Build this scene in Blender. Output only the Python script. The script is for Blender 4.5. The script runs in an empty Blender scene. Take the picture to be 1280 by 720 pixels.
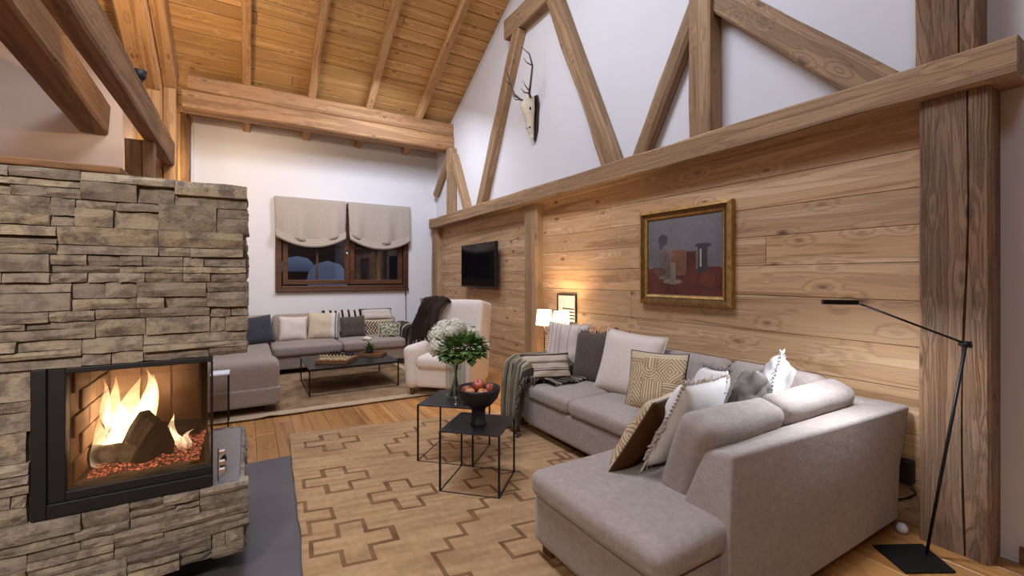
import bpy, bmesh, math, random
from mathutils import Vector, Matrix, Euler, noise as mnoise
random.seed(7)
R = math.radians
SC = bpy.context.scene
COL = SC.collection

# ------------------------------------------------------------------ camera, world, lights, exposure
FPX = 550.0                                   # focal length in pixels of a 1280 wide frame
cam = bpy.data.cameras.new('camera'); camo = bpy.data.objects.new('camera', cam); COL.objects.link(camo)
cam.sensor_width = 36; cam.lens = FPX / 1280 * 36; cam.shift_y = -13.5 / 1280
cam.clip_start = .05; cam.clip_end = 200
camo.location = (0, 0, 1.5); camo.rotation_euler = (R(90), 0, -math.atan(332 / FPX))
SC.camera = camo

W = bpy.data.worlds.new('dusk'); SC.world = W; W.use_nodes = True
W.node_tree.nodes['Background'].inputs[0].default_value = (.17, .20, .27, 1)
W.node_tree.nodes['Background'].inputs[1].default_value = 1.0

def area(name, loc, target, size, power, color, sy=None, spread=180):
    l = bpy.data.lights.new(name, 'AREA'); l.energy = power; l.color = color; l.size = size; l.spread = R(spread)
    if sy: l.shape = 'RECTANGLE'; l.size_y = sy
    o = bpy.data.objects.new(name, l); COL.objects.link(o); o.location = loc
    o.rotation_euler = (Vector(target) - Vector(loc)).to_track_quat('-Z', 'Y').to_euler(); return o
def spot(name, loc, target, power, color, angle, blend=.5, r=.03):
    l = bpy.data.lights.new(name, 'SPOT'); l.energy = power; l.color = color; l.spot_size = R(angle); l.spot_blend = blend; l.shadow_soft_size = r
    o = bpy.data.objects.new(name, l); COL.objects.link(o); o.location = loc
    o.rotation_euler = (Vector(target) - Vector(loc)).to_track_quat('-Z', 'Y').to_euler(); return o
def point(name, loc, power, color, r=.05):
    l = bpy.data.lights.new(name, 'POINT'); l.energy = power; l.color = color; l.shadow_soft_size = r
    o = bpy.data.objects.new(name, l); COL.objects.link(o); o.location = loc; return o
COOL = (.75, .83, 1); WARM = (1, .70, .42); NEUT = (1, .87, .74)
area('light_ridge', (.3, 3.2, 6.3), (1.2, 3.6, 0), 2.4, 265, COOL, 1.4)              # ceiling lamps hung under the ridge
area('light_front_fill', (-1.4, -.6, 3.3), (-.75, 2.6, .9), .9, 62, (1, .89, .80), .5, 120)       # added fill from behind the camera, brightens the fireplace stones
area('light_far', (2.0, 6.6, 4.4), (1.7, 8.2, 1.0), .8, 72, COOL)
area('light_rear_fill', (.4, -.6, 6.0), (1.2, .3, 0), 1.6, 88, COOL, 1.2)  # unseen fill, added to brighten the right wall beyond the near post
spot('light_beam_warm', (-.75, 5.6, 3.7), (-.9, 7.4, 4.6), 90, WARM, 120, .8)
point('light_stair', (-1.12, 8.45, 3.2), 9, (1, .80, .50), .06)                         # lamp in the pine lined recess
spot('light_ceiling_wash', (-.80, 3.75, 3.56), (1.2, 6.0, 5.6), 120, (1, .84, .64), 125, .9, .05)
spot('light_far_warm', (-.55, 6.0, 3.55), (.15, 8.9, 2.4), 150, (1, .76, .52), 75, .8, .08)
spot('light_floor_spot', (2.0, 5.0, 5.0), (1.63, 4.95, 0), 170, COOL, 8, .25)
SC.view_settings.view_transform = 'Standard'; SC.view_settings.look = 'None'
SC.view_settings.exposure = 0.0; SC.view_settings.gamma = 1; SC.view_settings.use_curve_mapping = False

# ------------------------------------------------------------------ material helpers
def lin(h):
    c = [int(h[i:i + 2], 16) / 255 for i in (0, 2, 4)]
    return tuple(x / 12.92 if x <= .04045 else ((x + .055) / 1.055) ** 2.4 for x in c)
def rgba(h): return (*lin(h), 1)
class NT:
    def __init__(s, name):
        s.m = bpy.data.materials.new(name); s.m.use_nodes = True; s.t = s.m.node_tree
        s.b = s.t.nodes['Principled BSDF']; s.out = s.t.nodes['Material Output']
    def n(s, typ, **k):
        x = s.t.nodes.new(typ)
        for a, v in k.items(): setattr(x, a, v)
        return x
    def l(s, a, b): s.t.links.new(a, b)
    def math(s, op, a, b=None):
        x = s.n('ShaderNodeMath', operation=op)
        for i, v in enumerate((a, b)):
            if v is None: continue
            if isinstance(v, (int, float)): x.inputs[i].default_value = v
            else: s.l(v, x.inputs[i])
        return x.outputs[0]
    def mix(s, f, a, b, mode='MIX'):
        x = s.n('ShaderNodeMix', data_type='RGBA', blend_type=mode)
        for i, v in ((0, f), (6, a), (7, b)):
            if isinstance(v, (int, float)): x.inputs[i].default_value = v
            elif isinstance(v, tuple): x.inputs[i].default_value = v
            else: s.l(v, x.inputs[i])
        return x.outputs[2]
    def ramp(s, f, stops):
        x = s.n('ShaderNodeValToRGB'); e = x.color_ramp.elements
        while len(e) < len(stops): e.new(.5)
        for q, (p, c) in zip(e, stops): q.position = p; q.color = c if len(c) == 4 else (*c, 1)
        s.l(f, x.inputs[0]); return x.outputs[0]
    def noise(s, vec, scale, detail=4, rough=.55, dist=0):
        x = s.n('ShaderNodeTexNoise'); x.inputs['Scale'].default_value = scale; x.inputs['Detail'].default_value = detail
        x.inputs['Roughness'].default_value = rough; x.inputs['Distortion'].default_value = dist
        if vec is not None: s.l(vec, x.inputs['Vector'])
        return x.outputs[0]
    def bump(s, h, strength, dist=.01):
        x = s.n('ShaderNodeBump'); x.inputs['Strength'].default_value = strength; x.inputs['Distance'].default_value = dist
        s.l(h, x.inputs['Height']); s.l(x.outputs[0], s.b.inputs['Normal'])
    def obj(s, rnd=True):
        tc = s.n('ShaderNodeTexCoord'); v = tc.outputs['Object']
        if not rnd: return v, None
        oi = s.n('ShaderNodeObjectInfo'); a = s.n('ShaderNodeVectorMath', operation='MULTIPLY_ADD')
        co = s.n('ShaderNodeCombineXYZ')
        for i, k in enumerate((37.3, 51.7, 23.9)): s.l(s.math('MULTIPLY', oi.outputs['Random'], k), co.inputs[i])
        a.operation = 'ADD'; s.l(v, a.inputs[0]); s.l(co.outputs[0], a.inputs[1])
        return a.outputs[0], oi.outputs['Random']
def wood(name, light, mid, dark, axis='X', rough=.6, knots=.5, grain=1.0, var=.18, bump=.35, cross=9.0, worn=0.0):
    m = NT(name); v, rnd = m.obj()
    mp = m.n('ShaderNodeMapping'); sc = [cross] * 3; sc['XYZ'.index(axis)] = .28; mp.inputs['Scale'].default_value = sc
    m.l(v, mp.inputs['Vector'])
    g = m.noise(mp.outputs[0], 1.3, 6, .6, 1.2)
    mp2 = m.n('ShaderNodeMapping'); sc2 = [70] * 3; sc2['XYZ'.index(axis)] = 1.2; mp2.inputs['Scale'].default_value = sc2
    m.l(v, mp2.inputs['Vector']); fine = m.noise(mp2.outputs[0], 1, 3)
    # knots
    mp3 = m.n('ShaderNodeMapping'); sc3 = [6.3] * 3; sc3['XYZ'.index(axis)] = 2.9; mp3.inputs['Scale'].default_value = sc3
    m.l(v, mp3.inputs['Vector'])
    vo = m.n('ShaderNodeTexVoronoi'); vo.inputs['Scale'].default_value = 1; m.l(mp3.outputs[0], vo.inputs['Vector'])
    # ring lines: sine of the broad grain field, bent round the knots
    halo = m.ramp(vo.outputs['Distance'], [(.02, (1, 1, 1, 1)), (.42, (0, 0, 0, 1))])
    rings = m.math('SINE', m.math('MULTIPLY', m.math('ADD', g, m.math('MULTIPLY', halo, .12 if worn else .36)), 46 * grain))
    rings = m.math('POWER', m.math('ADD', m.math('MULTIPLY', rings, .5), .5), 2.5)
    base = m.ramp(g, [(.22, rgba(dark)), (.44, rgba(mid)), (.66, rgba(light))])
    col = m.mix(m.math('MULTIPLY', rings, .38), base, rgba(dark), 'MIX')
    col = m.mix(m.math('MULTIPLY', fine, .22), col, rgba(dark), 'MIX')
    k = m.ramp(vo.outputs['Distance'], [(.06, (1, 1, 1, 1)), (.17, (0, 0, 0, 1))])
    col = m.mix(m.math('MULTIPLY', k, knots), col, tuple(x * .55 for x in lin(dark)) + (1,) if not worn else (.03, .02, .012, 1))
    if worn:
        w = m.noise(v, 2.2, 5, .65); wr = m.ramp(w, [(.42, (0, 0, 0, 1)), (.62, (1, 1, 1, 1))])
        col = m.mix(m.math('MULTIPLY', wr, worn), col, (.16, .13, .105, 1))
    br = m.math('ADD', m.math('MULTIPLY', rnd, var * 2), 1 - var)
    bc = m.n('ShaderNodeCombineColor')
    for i in range(3): m.l(br, bc.inputs[i])
    col = m.mix(1.0, col, bc.outputs[0], 'MULTIPLY')
    m.l(col, m.b.inputs['Base Color']); m.b.inputs['Roughness'].default_value = rough
    m.bump(m.math('ADD', m.math('ADD', rings, fine), m.math('MULTIPLY', k, .6)), bump, .004)
    return m.m
def plain(name, h, rough=.5, metal=0, nscale=0, namp=.1, bump=0, bscale=60, spec=.5, rnd=False, sheen=0):
    m = NT(name); v, r = m.obj(); m.b.inputs['Roughness'].default_value = rough; m.b.inputs['Metallic'].default_value = metal
    m.b.inputs['Specular IOR Level'].default_value = spec
    if sheen: m.b.inputs['Sheen Weight'].default_value = sheen
    c = rgba(h)
    if nscale:
        f = m.noise(v, nscale, 4); lo = tuple(x * (1 - namp) for x in c[:3]) + (1,); hi = tuple(min(1, x * (1 + namp)) for x in c[:3]) + (1,)
        m.l(m.ramp(f, [(.3, lo), (.7, hi)]), m.b.inputs['Base Color'])
    else: m.b.inputs['Base Color'].default_value = c
    if bump: m.bump(m.noise(v, bscale, 3), bump, .004)
    return m.m
def fabric(name, h, weave=420, amp=.16, bump=.25, rough=.95, sheen=.15):
    m = NT(name); v, r = m.obj(False); c = rgba(h)
    th = []
    for k, sc in enumerate(((1, 1, .07), (.07, 1, 1), (1, .07, 1))):          # slubby threads along the three axes
        mp = m.n('ShaderNodeMapping'); mp.inputs['Scale'].default_value = [q * weave for q in sc]; m.l(v, mp.inputs['Vector']); th.append(m.noise(mp.outputs[0], 1, 2))
    a = m.math('MULTIPLY', m.math('ADD', m.math('ADD', th[0], th[1]), th[2]), .333); b = m.noise(v, 26, 4)
    f = m.math('ADD', m.math('MULTIPLY', a, .75), m.math('MULTIPLY', b, .25))
    m.l(m.ramp(f, [(.40, tuple(x * (1 - amp) for x in c[:3]) + (1,)), (.60, tuple(min(1, x * (1 + amp)) for x in c[:3]) + (1,))]), m.b.inputs['Base Color'])
    m.b.inputs['Roughness'].default_value = rough; m.b.inputs['Specular IOR Level'].default_value = .15; m.b.inputs['Sheen Weight'].default_value = sheen
    m.bump(m.math('ADD', a, m.math('MULTIPLY', m.noise(v, 7, 4), 2.5)), bump, .006)
    return m.m
def vcol(name, weave=300, amp=.18, bump=.3, rough=.95, spec=.15):
    m = NT(name); v, r = m.obj(False)
    at = m.n('ShaderNodeAttribute'); at.attribute_name = 'Col'
    a = m.noise(v, weave, 2); b = m.noise(v, 14, 4)
    f = m.math('ADD', m.math('MULTIPLY', a, .5), m.math('MULTIPLY', b, .5))
    g = m.ramp(f, [(.3, (1 - amp,) * 3 + (1,)), (.7, (1, 1, 1, 1))])
    m.l(m.mix(1.0, at.outputs['Color'], g, 'MULTIPLY'), m.b.inputs['Base Color'])
    m.b.inputs['Roughness'].default_value = rough; m.b.inputs['Specular IOR Level'].default_value = spec
    m.bump(a, bump, .003); return m.m
def emit(name, h, strength):
    m = NT(name); m.b.inputs['Base Color'].default_value = rgba(h); m.b.inputs['Emission Color'].default_value = rgba(h)
    m.b.inputs['Emission Strength'].default_value = strength; m.b.inputs['Roughness'].default_value = .9; return m.m
def pane(name, gloss=.08, tint=(1, 1, 1), rough=.0):
    m = NT(name); t = m.n('ShaderNodeBsdfTransparent'); t.inputs[0].default_value = (*tint, 1)
    g = m.n('ShaderNodeBsdfGlossy'); g.inputs['Roughness'].default_value = rough
    x = m.n('ShaderNodeMixShader'); x.inputs[0].default_value = gloss
    m.l(t.outputs[0], x.inputs[1]); m.l(g.outputs[0], x.inputs[2]); m.l(x.outputs[0], m.out.inputs['Surface']); return m.m

M = {}
OAK = ('c79a66', 'a97a48', '6e4726')
for ax in 'XYZ':
    M['panel' + ax] = wood('panel_larch_' + ax, 'd8b68f', 'c19a70', '7f5937', ax, .62, .9, .8, .15, .25, 5.5)
    M['timber' + ax] = wood('old_timber_' + ax, 'b8966f', '9a7956', '604831', ax, .75, .6, .9, .10, .5, 6)
    M['timber_warm' + ax] = wood('warm_timber_' + ax, 'cfa474', 'b48757', '75512f', ax, .7, .6, .7, .10, .4, 7)
    M['timber_dark' + ax] = wood('dark_timber_' + ax, '9a724b', '7d5836', '4a311b', ax, .75, .5, .7, .10, .4, 7)
    M['ceil' + ax] = wood('ceiling_pine_' + ax, 'd8ac72', 'c49558', '8e6334', ax, .6, .7, .6, .16, .2, 8)
for ax in 'X': M['purlin' + ax] = wood('purlin_wood', 'b98c5e', '9d7248', '644328', ax, .7, .7, .7, .08, .4, 6)
M['post_old'] = wood('weathered_post', 'b08c69', '906b4c', '4c3422', 'Z', .8, .6, 1.3, .05, .9, 5, worn=.35)
M['floorp'] = wood('floor_parquet', 'c8975f', 'b07b45', '7e5028', 'Y', .32, .35, .5, .22, .08, 8)
M['pine'] = wood('yellow_pine', 'f0c878', 'dcae60', 'b98640', 'Z', .5, .4, .5, .1, .1, 6)
M['window_wood'] = wood('window_oak', '6b4226', '52301a', '2f1a0d', 'X', .45, .2, .5, .05, .1, 8)
M['white'] = plain('plaster_white', 'dcd9da', .9, nscale=3, namp=.015, bump=.12, bscale=90, spec=.2)
M['plaster_pink'] = plain('plaster_warm', 'd6c2b2', .9, nscale=3, namp=.02, bump=.12, bscale=90, spec=.2)
M['slate'] = plain('slate_hearth', '514e51', .42, nscale=5, namp=.12, bump=.05)
M['black'] = plain('black_metal', '151516', .45, .3, nscale=20, namp=.1)
M['blackmat'] = plain('black_matte', '0e0e0f', .6, nscale=20, namp=.1)
M['steel'] = plain('brushed_steel', '8d8f96', .38, .75, nscale=30, namp=.08)
M['chrome'] = plain('chrome', 'd0d0d4', .15, 1)
M['table_black'] = plain('table_black_lacquer', '1d1d20', .34, nscale=20, namp=.12)
M['sofa'] = fabric('sofa_linen', '9c9088', 260, .17, .4)
M['sofa_far'] = fabric('far_sofa_linen', '9b8c80', 300, .12, .2)
M['cream'] = fabric('cream_fabric', 'd3c6ba', 260, .07, .15)
M['cream_chair'] = fabric('armchair_fabric', 'd9cdc1', 260, .06, .12)
M['whitecush'] = fabric('white_fabric', 'e0dcd8', 260, .05, .2)
M['darkcush'] = fabric('dark_cushion', '54483f', 260, .2, .2)
M['browncush'] = fabric('brown_velvet', '4a2c14', 200, .15, .15, .8, .4)
M['greycush'] = fabric('slate_cushion', '3e3f45', 260, .15, .2)
M['silk'] = plain('silver_silk', '6f6965', .42, .0, nscale=12, namp=.25, bump=.8, bscale=14)
M['shade_linen'] = fabric('blind_linen', 'aa9d90', 320, .08, .12)
M['vcol'] = vcol('woven_print'); M['vrug'] = vcol('rug_weave', 180, .3, .6); M['vpaint'] = vcol('oil_paint', 60, .15, .2, .45, .4)
M['fur'] = fabric('brown_fur', '2b1c15', 140, .5, 1.0)
M['glass'] = pane('window_glass', .10, (.9, .95, 1)); M['fireglass'] = pane('fire_glass', .05, (.97, .93, .88))
M['vaseglass'] = pane('vase_glass', .16, (.93, .97, .96))
M['snow'] = plain('snow', 'c8d0e0', .9, nscale=4, namp=.05)
M['night'] = plain('night_trees', '0d1016', .95, nscale=3, namp=.4)
M['gold'] = plain('gilt_frame', 'ad854a', .38, .4, nscale=25, namp=.35, bump=.25, bscale=50)
M['gold_dark'] = plain('gilt_dark', '6b5029', .45, .4, nscale=25, namp=.3)
M['tvglass'] = plain('tv_screen', '07080b', .12, 0, nscale=3, namp=.2)
M['bone'] = plain('bone', 'd8cbb4', .7, nscale=14, namp=.15, bump=.2, bscale=30)
M['antler'] = plain('antler_horn', '54493f', .65, nscale=18, namp=.25, bump=.5, bscale=40)
M['plaque'] = plain('plaque_wood', '2e1d16', .5, nscale=10, namp=.2)
M['chamotte'] = plain('firebrick', '6f5b4a', .9, nscale=7, namp=.25, bump=.2)
M['charred'] = plain('charred_log', '0d0a08', .95, nscale=18, namp=.6, bump=1, bscale=26)
M['ash'] = plain('ash', '4b4039', .95, nscale=30, namp=.4, bump=.6)
M['lampshade'] = emit('lit_lampshade', 'ffe6bd', 5.0)
M['led'] = emit('led_strip', 'f4f6ff', 12)
M['leaf'] = plain('leaf_green', '5f7d40', .55, nscale=16, namp=.35)
M['petal'] = plain('petal_white', 'd6d0bf', .85, nscale=30, namp=.08)
M['stem'] = plain('stem_green', '4c5a30', .6)
M['bowl'] = plain('bowl_black', '141316', .55, nscale=14, namp=.15)
M['terra'] = plain('bowl_lining', '4a2318', .6)
M['fruit_red'] = plain('fruit_red', 'a14a33', .42, nscale=9, namp=.35); M['fruit_or'] = plain('fruit_orange', 'b8784a', .45, nscale=9, namp=.3)
M['oakbox'] = wood('chessboard_wood', 'a87c50', '8c6038', '5c3a1e', 'X', .5, .2, .5, .05, .1, 8)
M['piece_d'] = plain('chess_dark', '241811', .4); M['piece_l'] = plain('chess_light', 'd2b98e', .4)
M['footwood'] = wood('foot_wood', '6a4526', '523117', '301b0c', 'Z', .5, .2, .5, .05, .1, 8)
M['white_lacq'] = plain('white_lacquer', 'dcdce2', .4)
M['paper'] = plain('print_paper', 'd9d2c8', .9, nscale=6, namp=.12)
M['cable'] = plain('black_cable', '0c0c0c', .5)
m = NT('embers'); v, _ = m.obj(False); f = m.noise(v, 75, 5, .75)
m.b.inputs['Base Color'].default_value = (.03, .02, .015, 1); m.b.inputs['Roughness'].default_value = .95
m.l(m.ramp(f, [(.5, (0, 0, 0, 1)), (.6, (1, .22, .10, 1)), (.75, (1, .55, .35, 1))]), m.b.inputs['Emission Color']); m.b.inputs['Emission Strength'].default_value = 1.0
M['embers'] = m.m
m = NT('flame_volume'); m.t.nodes.remove(m.b)
tc = m.n('ShaderNodeTexCoord'); sp = m.n('ShaderNodeSeparateXYZ'); m.l(tc.outputs['Generated'], sp.inputs[0])
em = m.n('ShaderNodeEmission'); m.l(m.ramp(sp.outputs[2], [(0, (1, .86, .62, 1)), (.4, (1, .72, .42, 1)), (1, (1, .50, .22, 1))]), em.inputs[0])
nf = m.noise(tc.outputs['Object'], 22, 2)
m.l(m.math('MULTIPLY', m.ramp(nf, [(.35, (.25,) * 3 + (1,)), (.6, (1, 1, 1, 1))]), m.math('MULTIPLY', m.ramp(sp.outputs[2], [(0, (.9,) * 3 + (1,)), (.3, (1, 1, 1, 1)), (1, (.02,) * 3 + (1,))]), 8.5)), em.inputs[1])
m.l(em.outputs[0], m.out.inputs['Volume']); M['flame'] = m.m
# stacked stone: each stone its own tint
m = NT('stacked_stone'); v, rnd = m.obj(); f = m.noise(v, 13, 7, .72); f2 = m.noise(v, 90, 5, .7)
base = m.ramp(rnd, [(0, rgba('938a7b')), (.35, rgba('b2a58f')), (.6, rgba('a19788')), (.8, rgba('bdac8e')), (1, rgba('8b8379'))])
col = m.mix(m.ramp(f, [(.40, (1, 1, 1, 1)), (.55, (0, 0, 0, 1))]), base, rgba('746a61'))
col = m.mix(m.math('MULTIPLY', f2, .5), col, rgba('71675d')); m.l(col, m.b.inputs['Base Color'])
m.b.inputs['Roughness'].default_value = .92; m.b.inputs['Specular IOR Level'].default_value = .2
mps = m.n('ShaderNodeMapping'); mps.inputs['Scale'].default_value = (16, 16, 30); m.l(v, mps.inputs['Vector'])
m.bump(m.math('ADD', m.noise(mps.outputs[0], 1, 6, .7), m.math('MULTIPLY', f2, .4)), .9, .012); M['stone'] = m.m

# ------------------------------------------------------------------ geometry helpers
def link(name, me, mat=None, parent=None, loc=None, rot=None):
    o = bpy.data.objects.new(name, me); COL.objects.link(o)
    if mat is not None: me.materials.append(M[mat] if isinstance(mat, str) else mat)
    if parent is not None: o.parent = parent
    if loc is not None: o.location = loc
    if rot is not None: o.rotation_euler = rot
    return o
def mesh(name, v, f, mat=None, parent=None, smooth=False, loc=None, rot=None, bevel=0, seg=2):
    me = bpy.data.meshes.new(name); me.from_pydata([tuple(p) for p in v], [], f); me.update()
    if smooth: me.polygons.foreach_set('use_smooth', [True] * len(me.polygons))
    o = link(name, me, mat, parent, loc, rot)
    if bevel: addbevel(o, bevel, seg)
    return o
def addbevel(o, w, seg=2):
    b = o.modifiers.new('bevel', 'BEVEL'); b.width = w; b.segments = seg; b.limit_method = 'ANGLE'; b.angle_limit = R(40)
def tag(o, label, cat, group=None):
    o['label'] = label; o['category'] = cat
    if group: o['group'] = group
    return o
def struct(o, label=None):
    o['kind'] = 'structure'
    if label: o['label'] = label
    return o
def thing(name, label, cat, loc=(0, 0, 0), rz=0, group=None):
    o = bpy.data.objects.new(name, None); COL.objects.link(o); o.location = loc; o.rotation_euler = (0, 0, rz); o.empty_display_size = .1
    return tag(o, label, cat, group)
BF = [(0, 3, 2, 1), (4, 5, 6, 7), (0, 1, 5, 4), (1, 2, 6, 5), (2, 3, 7, 6), (3, 0, 4, 7)]
def boxv(x0, x1, y0, y1, z0, z1):
    return [(x0, y0, z0), (x1, y0, z0), (x1, y1, z0), (x0, y1, z0), (x0, y0, z1), (x1, y0, z1), (x1, y1, z1), (x0, y1, z1)]
def box(name, x0, x1, y0, y1, z0, z1, mat, parent=None, bevel=.004, seg=2):
    """box by its bounds (in parent space); origin at its centre"""
    c = ((x0 + x1) / 2, (y0 + y1) / 2, (z0 + z1) / 2); hx, hy, hz = (x1 - x0) / 2, (y1 - y0) / 2, (z1 - z0) / 2
    return mesh(name, boxv(-hx, hx, -hy, hy, -hz, hz), BF, mat, parent, loc=c, bevel=bevel, seg=seg)
class MB:
    def __init__(s): s.v = []; s.f = []
    def add(s, v, f):
        n = len(s.v); s.v += [tuple(p) for p in v]; s.f += [tuple(i + n for i in q) for q in f]; return s
    def box(s, *b): return s.add(boxv(*b), BF)
    def tube(s, pts, r, n=8, cap=True):
        v, f = tubegeo(pts, r, n, cap); return s.add(v, f)
    def lathe(s, prof, n=20, c=(0, 0, 0)):
        v, f = lathegeo(prof, n); return s.add([(p[0] + c[0], p[1] + c[1], p[2] + c[2]) for p in v], f)
    def build(s, name, mat=None, parent=None, smooth=False, loc=None, rot=None, bevel=0):
        return mesh(name, s.v, s.f, mat, parent, smooth, loc, rot, bevel)
def tubegeo(pts, r, n=8, cap=True):
    P = [Vector(p) for p in pts]; rs = r if isinstance(r, (list, tuple)) else [r] * len(P); v = []; f = []
    up = None
    for i, p in enumerate(P):
        t = (P[min(i + 1, len(P) - 1)] - P[max(i - 1, 0)]).normalized()
        if up is None:
            up = Vector((0, 0, 1)) if abs(t.z) < .9 else Vector((1, 0, 0))
        a = t.cross(up).normalized(); up = a.cross(t).normalized()
        for k in range(n):
            q = p + (a * math.cos(2 * math.pi * k / n) + up * math.sin(2 * math.pi * k / n)) * rs[i]; v.append(tuple(q))
    for i in range(len(P) - 1):
        for k in range(n): f.append((i * n + k, i * n + (k + 1) % n, (i + 1) * n + (k + 1) % n, (i + 1) * n + k))
    if cap: f.append(tuple(range(n - 1, -1, -1))); f.append(tuple(range((len(P) - 1) * n, len(P) * n)))
    return v, f
def lathegeo(prof, n=20):
    v = []; f = []
    for r, z in prof:
        for k in range(n): v.append((r * math.cos(2 * math.pi * k / n), r * math.sin(2 * math.pi * k / n), z))
    for i in range(len(prof) - 1):
        for k in range(n): f.append((i * n + k, i * n + (k + 1) % n, (i + 1) * n + (k + 1) % n, (i + 1) * n + k))
    f.append(tuple(range(n - 1, -1, -1))); f.append(tuple(range((len(prof) - 1) * n, len(prof) * n)))
    return v, f
def prism(name, poly, a0, a1, axis, mat, parent=None, bevel=0, seg=2):
    """poly in the plane across axis, extruded a0..a1 along axis. axis x: (y,z); y: (x,z); z: (x,y)"""
    mk = {'x': lambda p, a: (a, p[0], p[1]), 'y': lambda p, a: (p[0], a, p[1]), 'z': lambda p, a: (p[0], p[1], a)}[axis]
    n = len(poly); v = [mk(p, a0) for p in poly] + [mk(p, a1) for p in poly]
    f = [tuple(range(n))[::-1], tuple(range(n, 2 * n))] + [(i, (i + 1) % n, n + (i + 1) % n, n + i) for i in range(n)]
    c = [sum(q[k] for q in v) / len(v) for k in range(3)]
    o = mesh(name, [(q[0] - c[0], q[1] - c[1], q[2] - c[2]) for q in v], f, mat, parent, loc=c)
    bm = bmesh.new(); bm.from_mesh(o.data); bmesh.ops.recalc_face_normals(bm, faces=bm.faces); bm.to_mesh(o.data); bm.free()
    if bevel: addbevel(o, bevel, seg)
    return o
def beam(name, p0, p1, w, h, mat, parent=None, up=(0, 0, 1), rough=.006, ext=0, nseg=None, round_=False):
    """hewn timber from p0 to p1, local X along its length, w across, h along up"""
    p0 = Vector(p0); p1 = Vector(p1); d = p1 - p0; L = d.length; x = d.normalized(); z = Vector(up); z = (z - x * z.dot(x)).normalized(); y = z.cross(x)
    n = nseg or max(4, int(L / .35)); v = []; f = []
    rim = [(-.5, -.42), (-.42, -.5), (.42, -.5), (.5, -.42), (.5, .42), (.42, .5), (-.42, .5), (-.5, .42)]
    if round_: rim = [(.5 * math.cos(a), .5 * math.sin(a)) for a in [2 * math.pi * k / 12 for k in range(12)]]
    k = len(rim)
    for i in range(n + 1):
        t = i / n
        for a, b in rim:
            j = mnoise.noise(Vector((t * L * 2.1 + p0.x * 3, a * 3 + p0.y, b * 3 + p0.z * 2)))
            v.append(((t - .5) * L, a * w + j * rough * (1 if a > 0 else -1) * 2, b * h + j * rough * 2))
    for i in range(n):
        for q in range(k): f.append((i * k + q, i * k + (q + 1) % k, (i + 1) * k + (q + 1) % k, (i + 1) * k + q))
    f.append(tuple(range(k))[::-1]); f.append(tuple(range(n * k, n * k + k)))
    f = [q[::-1] for q in f]
    o = mesh(name, v, f, mat, parent, smooth=False)
    bm = bmesh.new(); bm.from_mesh(o.data); bmesh.ops.recalc_face_normals(bm, faces=bm.faces); bm.to_mesh(o.data); bm.free()
    mt = Matrix((x, y, z)).transposed().to_4x4(); mt.translation = (p0 + p1) / 2; o.matrix_local = mt
    return o
def soft(sx, sy, sz, r=.05, n=10, crown=.0, sag=0, wob=.0, seed=0):
    """rounded upholstery block, centred; crown lifts the middle of +z and -z, wob adds soft unevenness"""
    v = []; f = []; hx, hy, hz = sx / 2, sy / 2, sz / 2
    ax = [(0, 1, 2, 1), (0, 1, 2, -1), (1, 2, 0, 1), (1, 2, 0, -1), (2, 0, 1, 1), (2, 0, 1, -1)]; H = (hx, hy, hz)
    for a, b, c, sg in ax:
        o = len(v)
        for i in range(n + 1):
            for j in range(n + 1):
                p = [0, 0, 0]
                ti = math.sin((i / n - .5) * math.pi) * .5 + (i / n - .5) ; tj = math.sin((j / n - .5) * math.pi) * .5 + (j / n - .5)
                p[a] = ti * H[a]; p[b] = tj * H[b]; p[c] = sg * H[c]
                q = Vector([max(-H[k] + r, min(H[k] - r, p[k])) for k in range(3)]); d = Vector(p) - q
                if d.length > 1e-9: d = d.normalized() * r
                q = q + d
                u = max(0, 1 - (q.x / hx) ** 2) * max(0, 1 - (q.y / hy) ** 2)
                q.z += crown * u * (1 if q.z > 0 else -.2)
                if wob: q += Vector((mnoise.noise(q * 5 + Vector((seed, 0, 0))), mnoise.noise(q * 5 + Vector((0, seed + 9, 0))), mnoise.noise(q * 5 + Vector((3, 0, seed))))) * wob
                v.append(q)
        for i in range(n):
            for j in range(n):
                k0 = o + i * (n + 1) + j; qd = (k0, k0 + n + 1, k0 + n + 2, k0 + 1)
                f.append(qd if sg > 0 else qd[::-1])
    return v, f
def softobj(name, sx, sy, sz, mat, parent=None, loc=None, rot=None, **k):
    v, f = soft(sx, sy, sz, **k); o = mesh(name, v, f, mat, parent, True, loc, rot)
    bm = bmesh.new(); bm.from_mesh(o.data); bmesh.ops.remove_doubles(bm, verts=bm.verts, dist=1e-5); bmesh.ops.recalc_face_normals(bm, faces=bm.faces); bm.to_mesh(o.data); bm.free()
    o.data.polygons.foreach_set('use_smooth', [True] * len(o.data.polygons)); return o
def colour(o, cols):
    """cols: one linear rgb per polygon, written per corner"""
    at = o.data.color_attributes.new('Col', 'FLOAT_COLOR', 'CORNER'); buf = []
    for p in o.data.polygons: buf += [*cols[p.index], 1] * p.loop_total
    at.data.foreach_set('color', buf)
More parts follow.
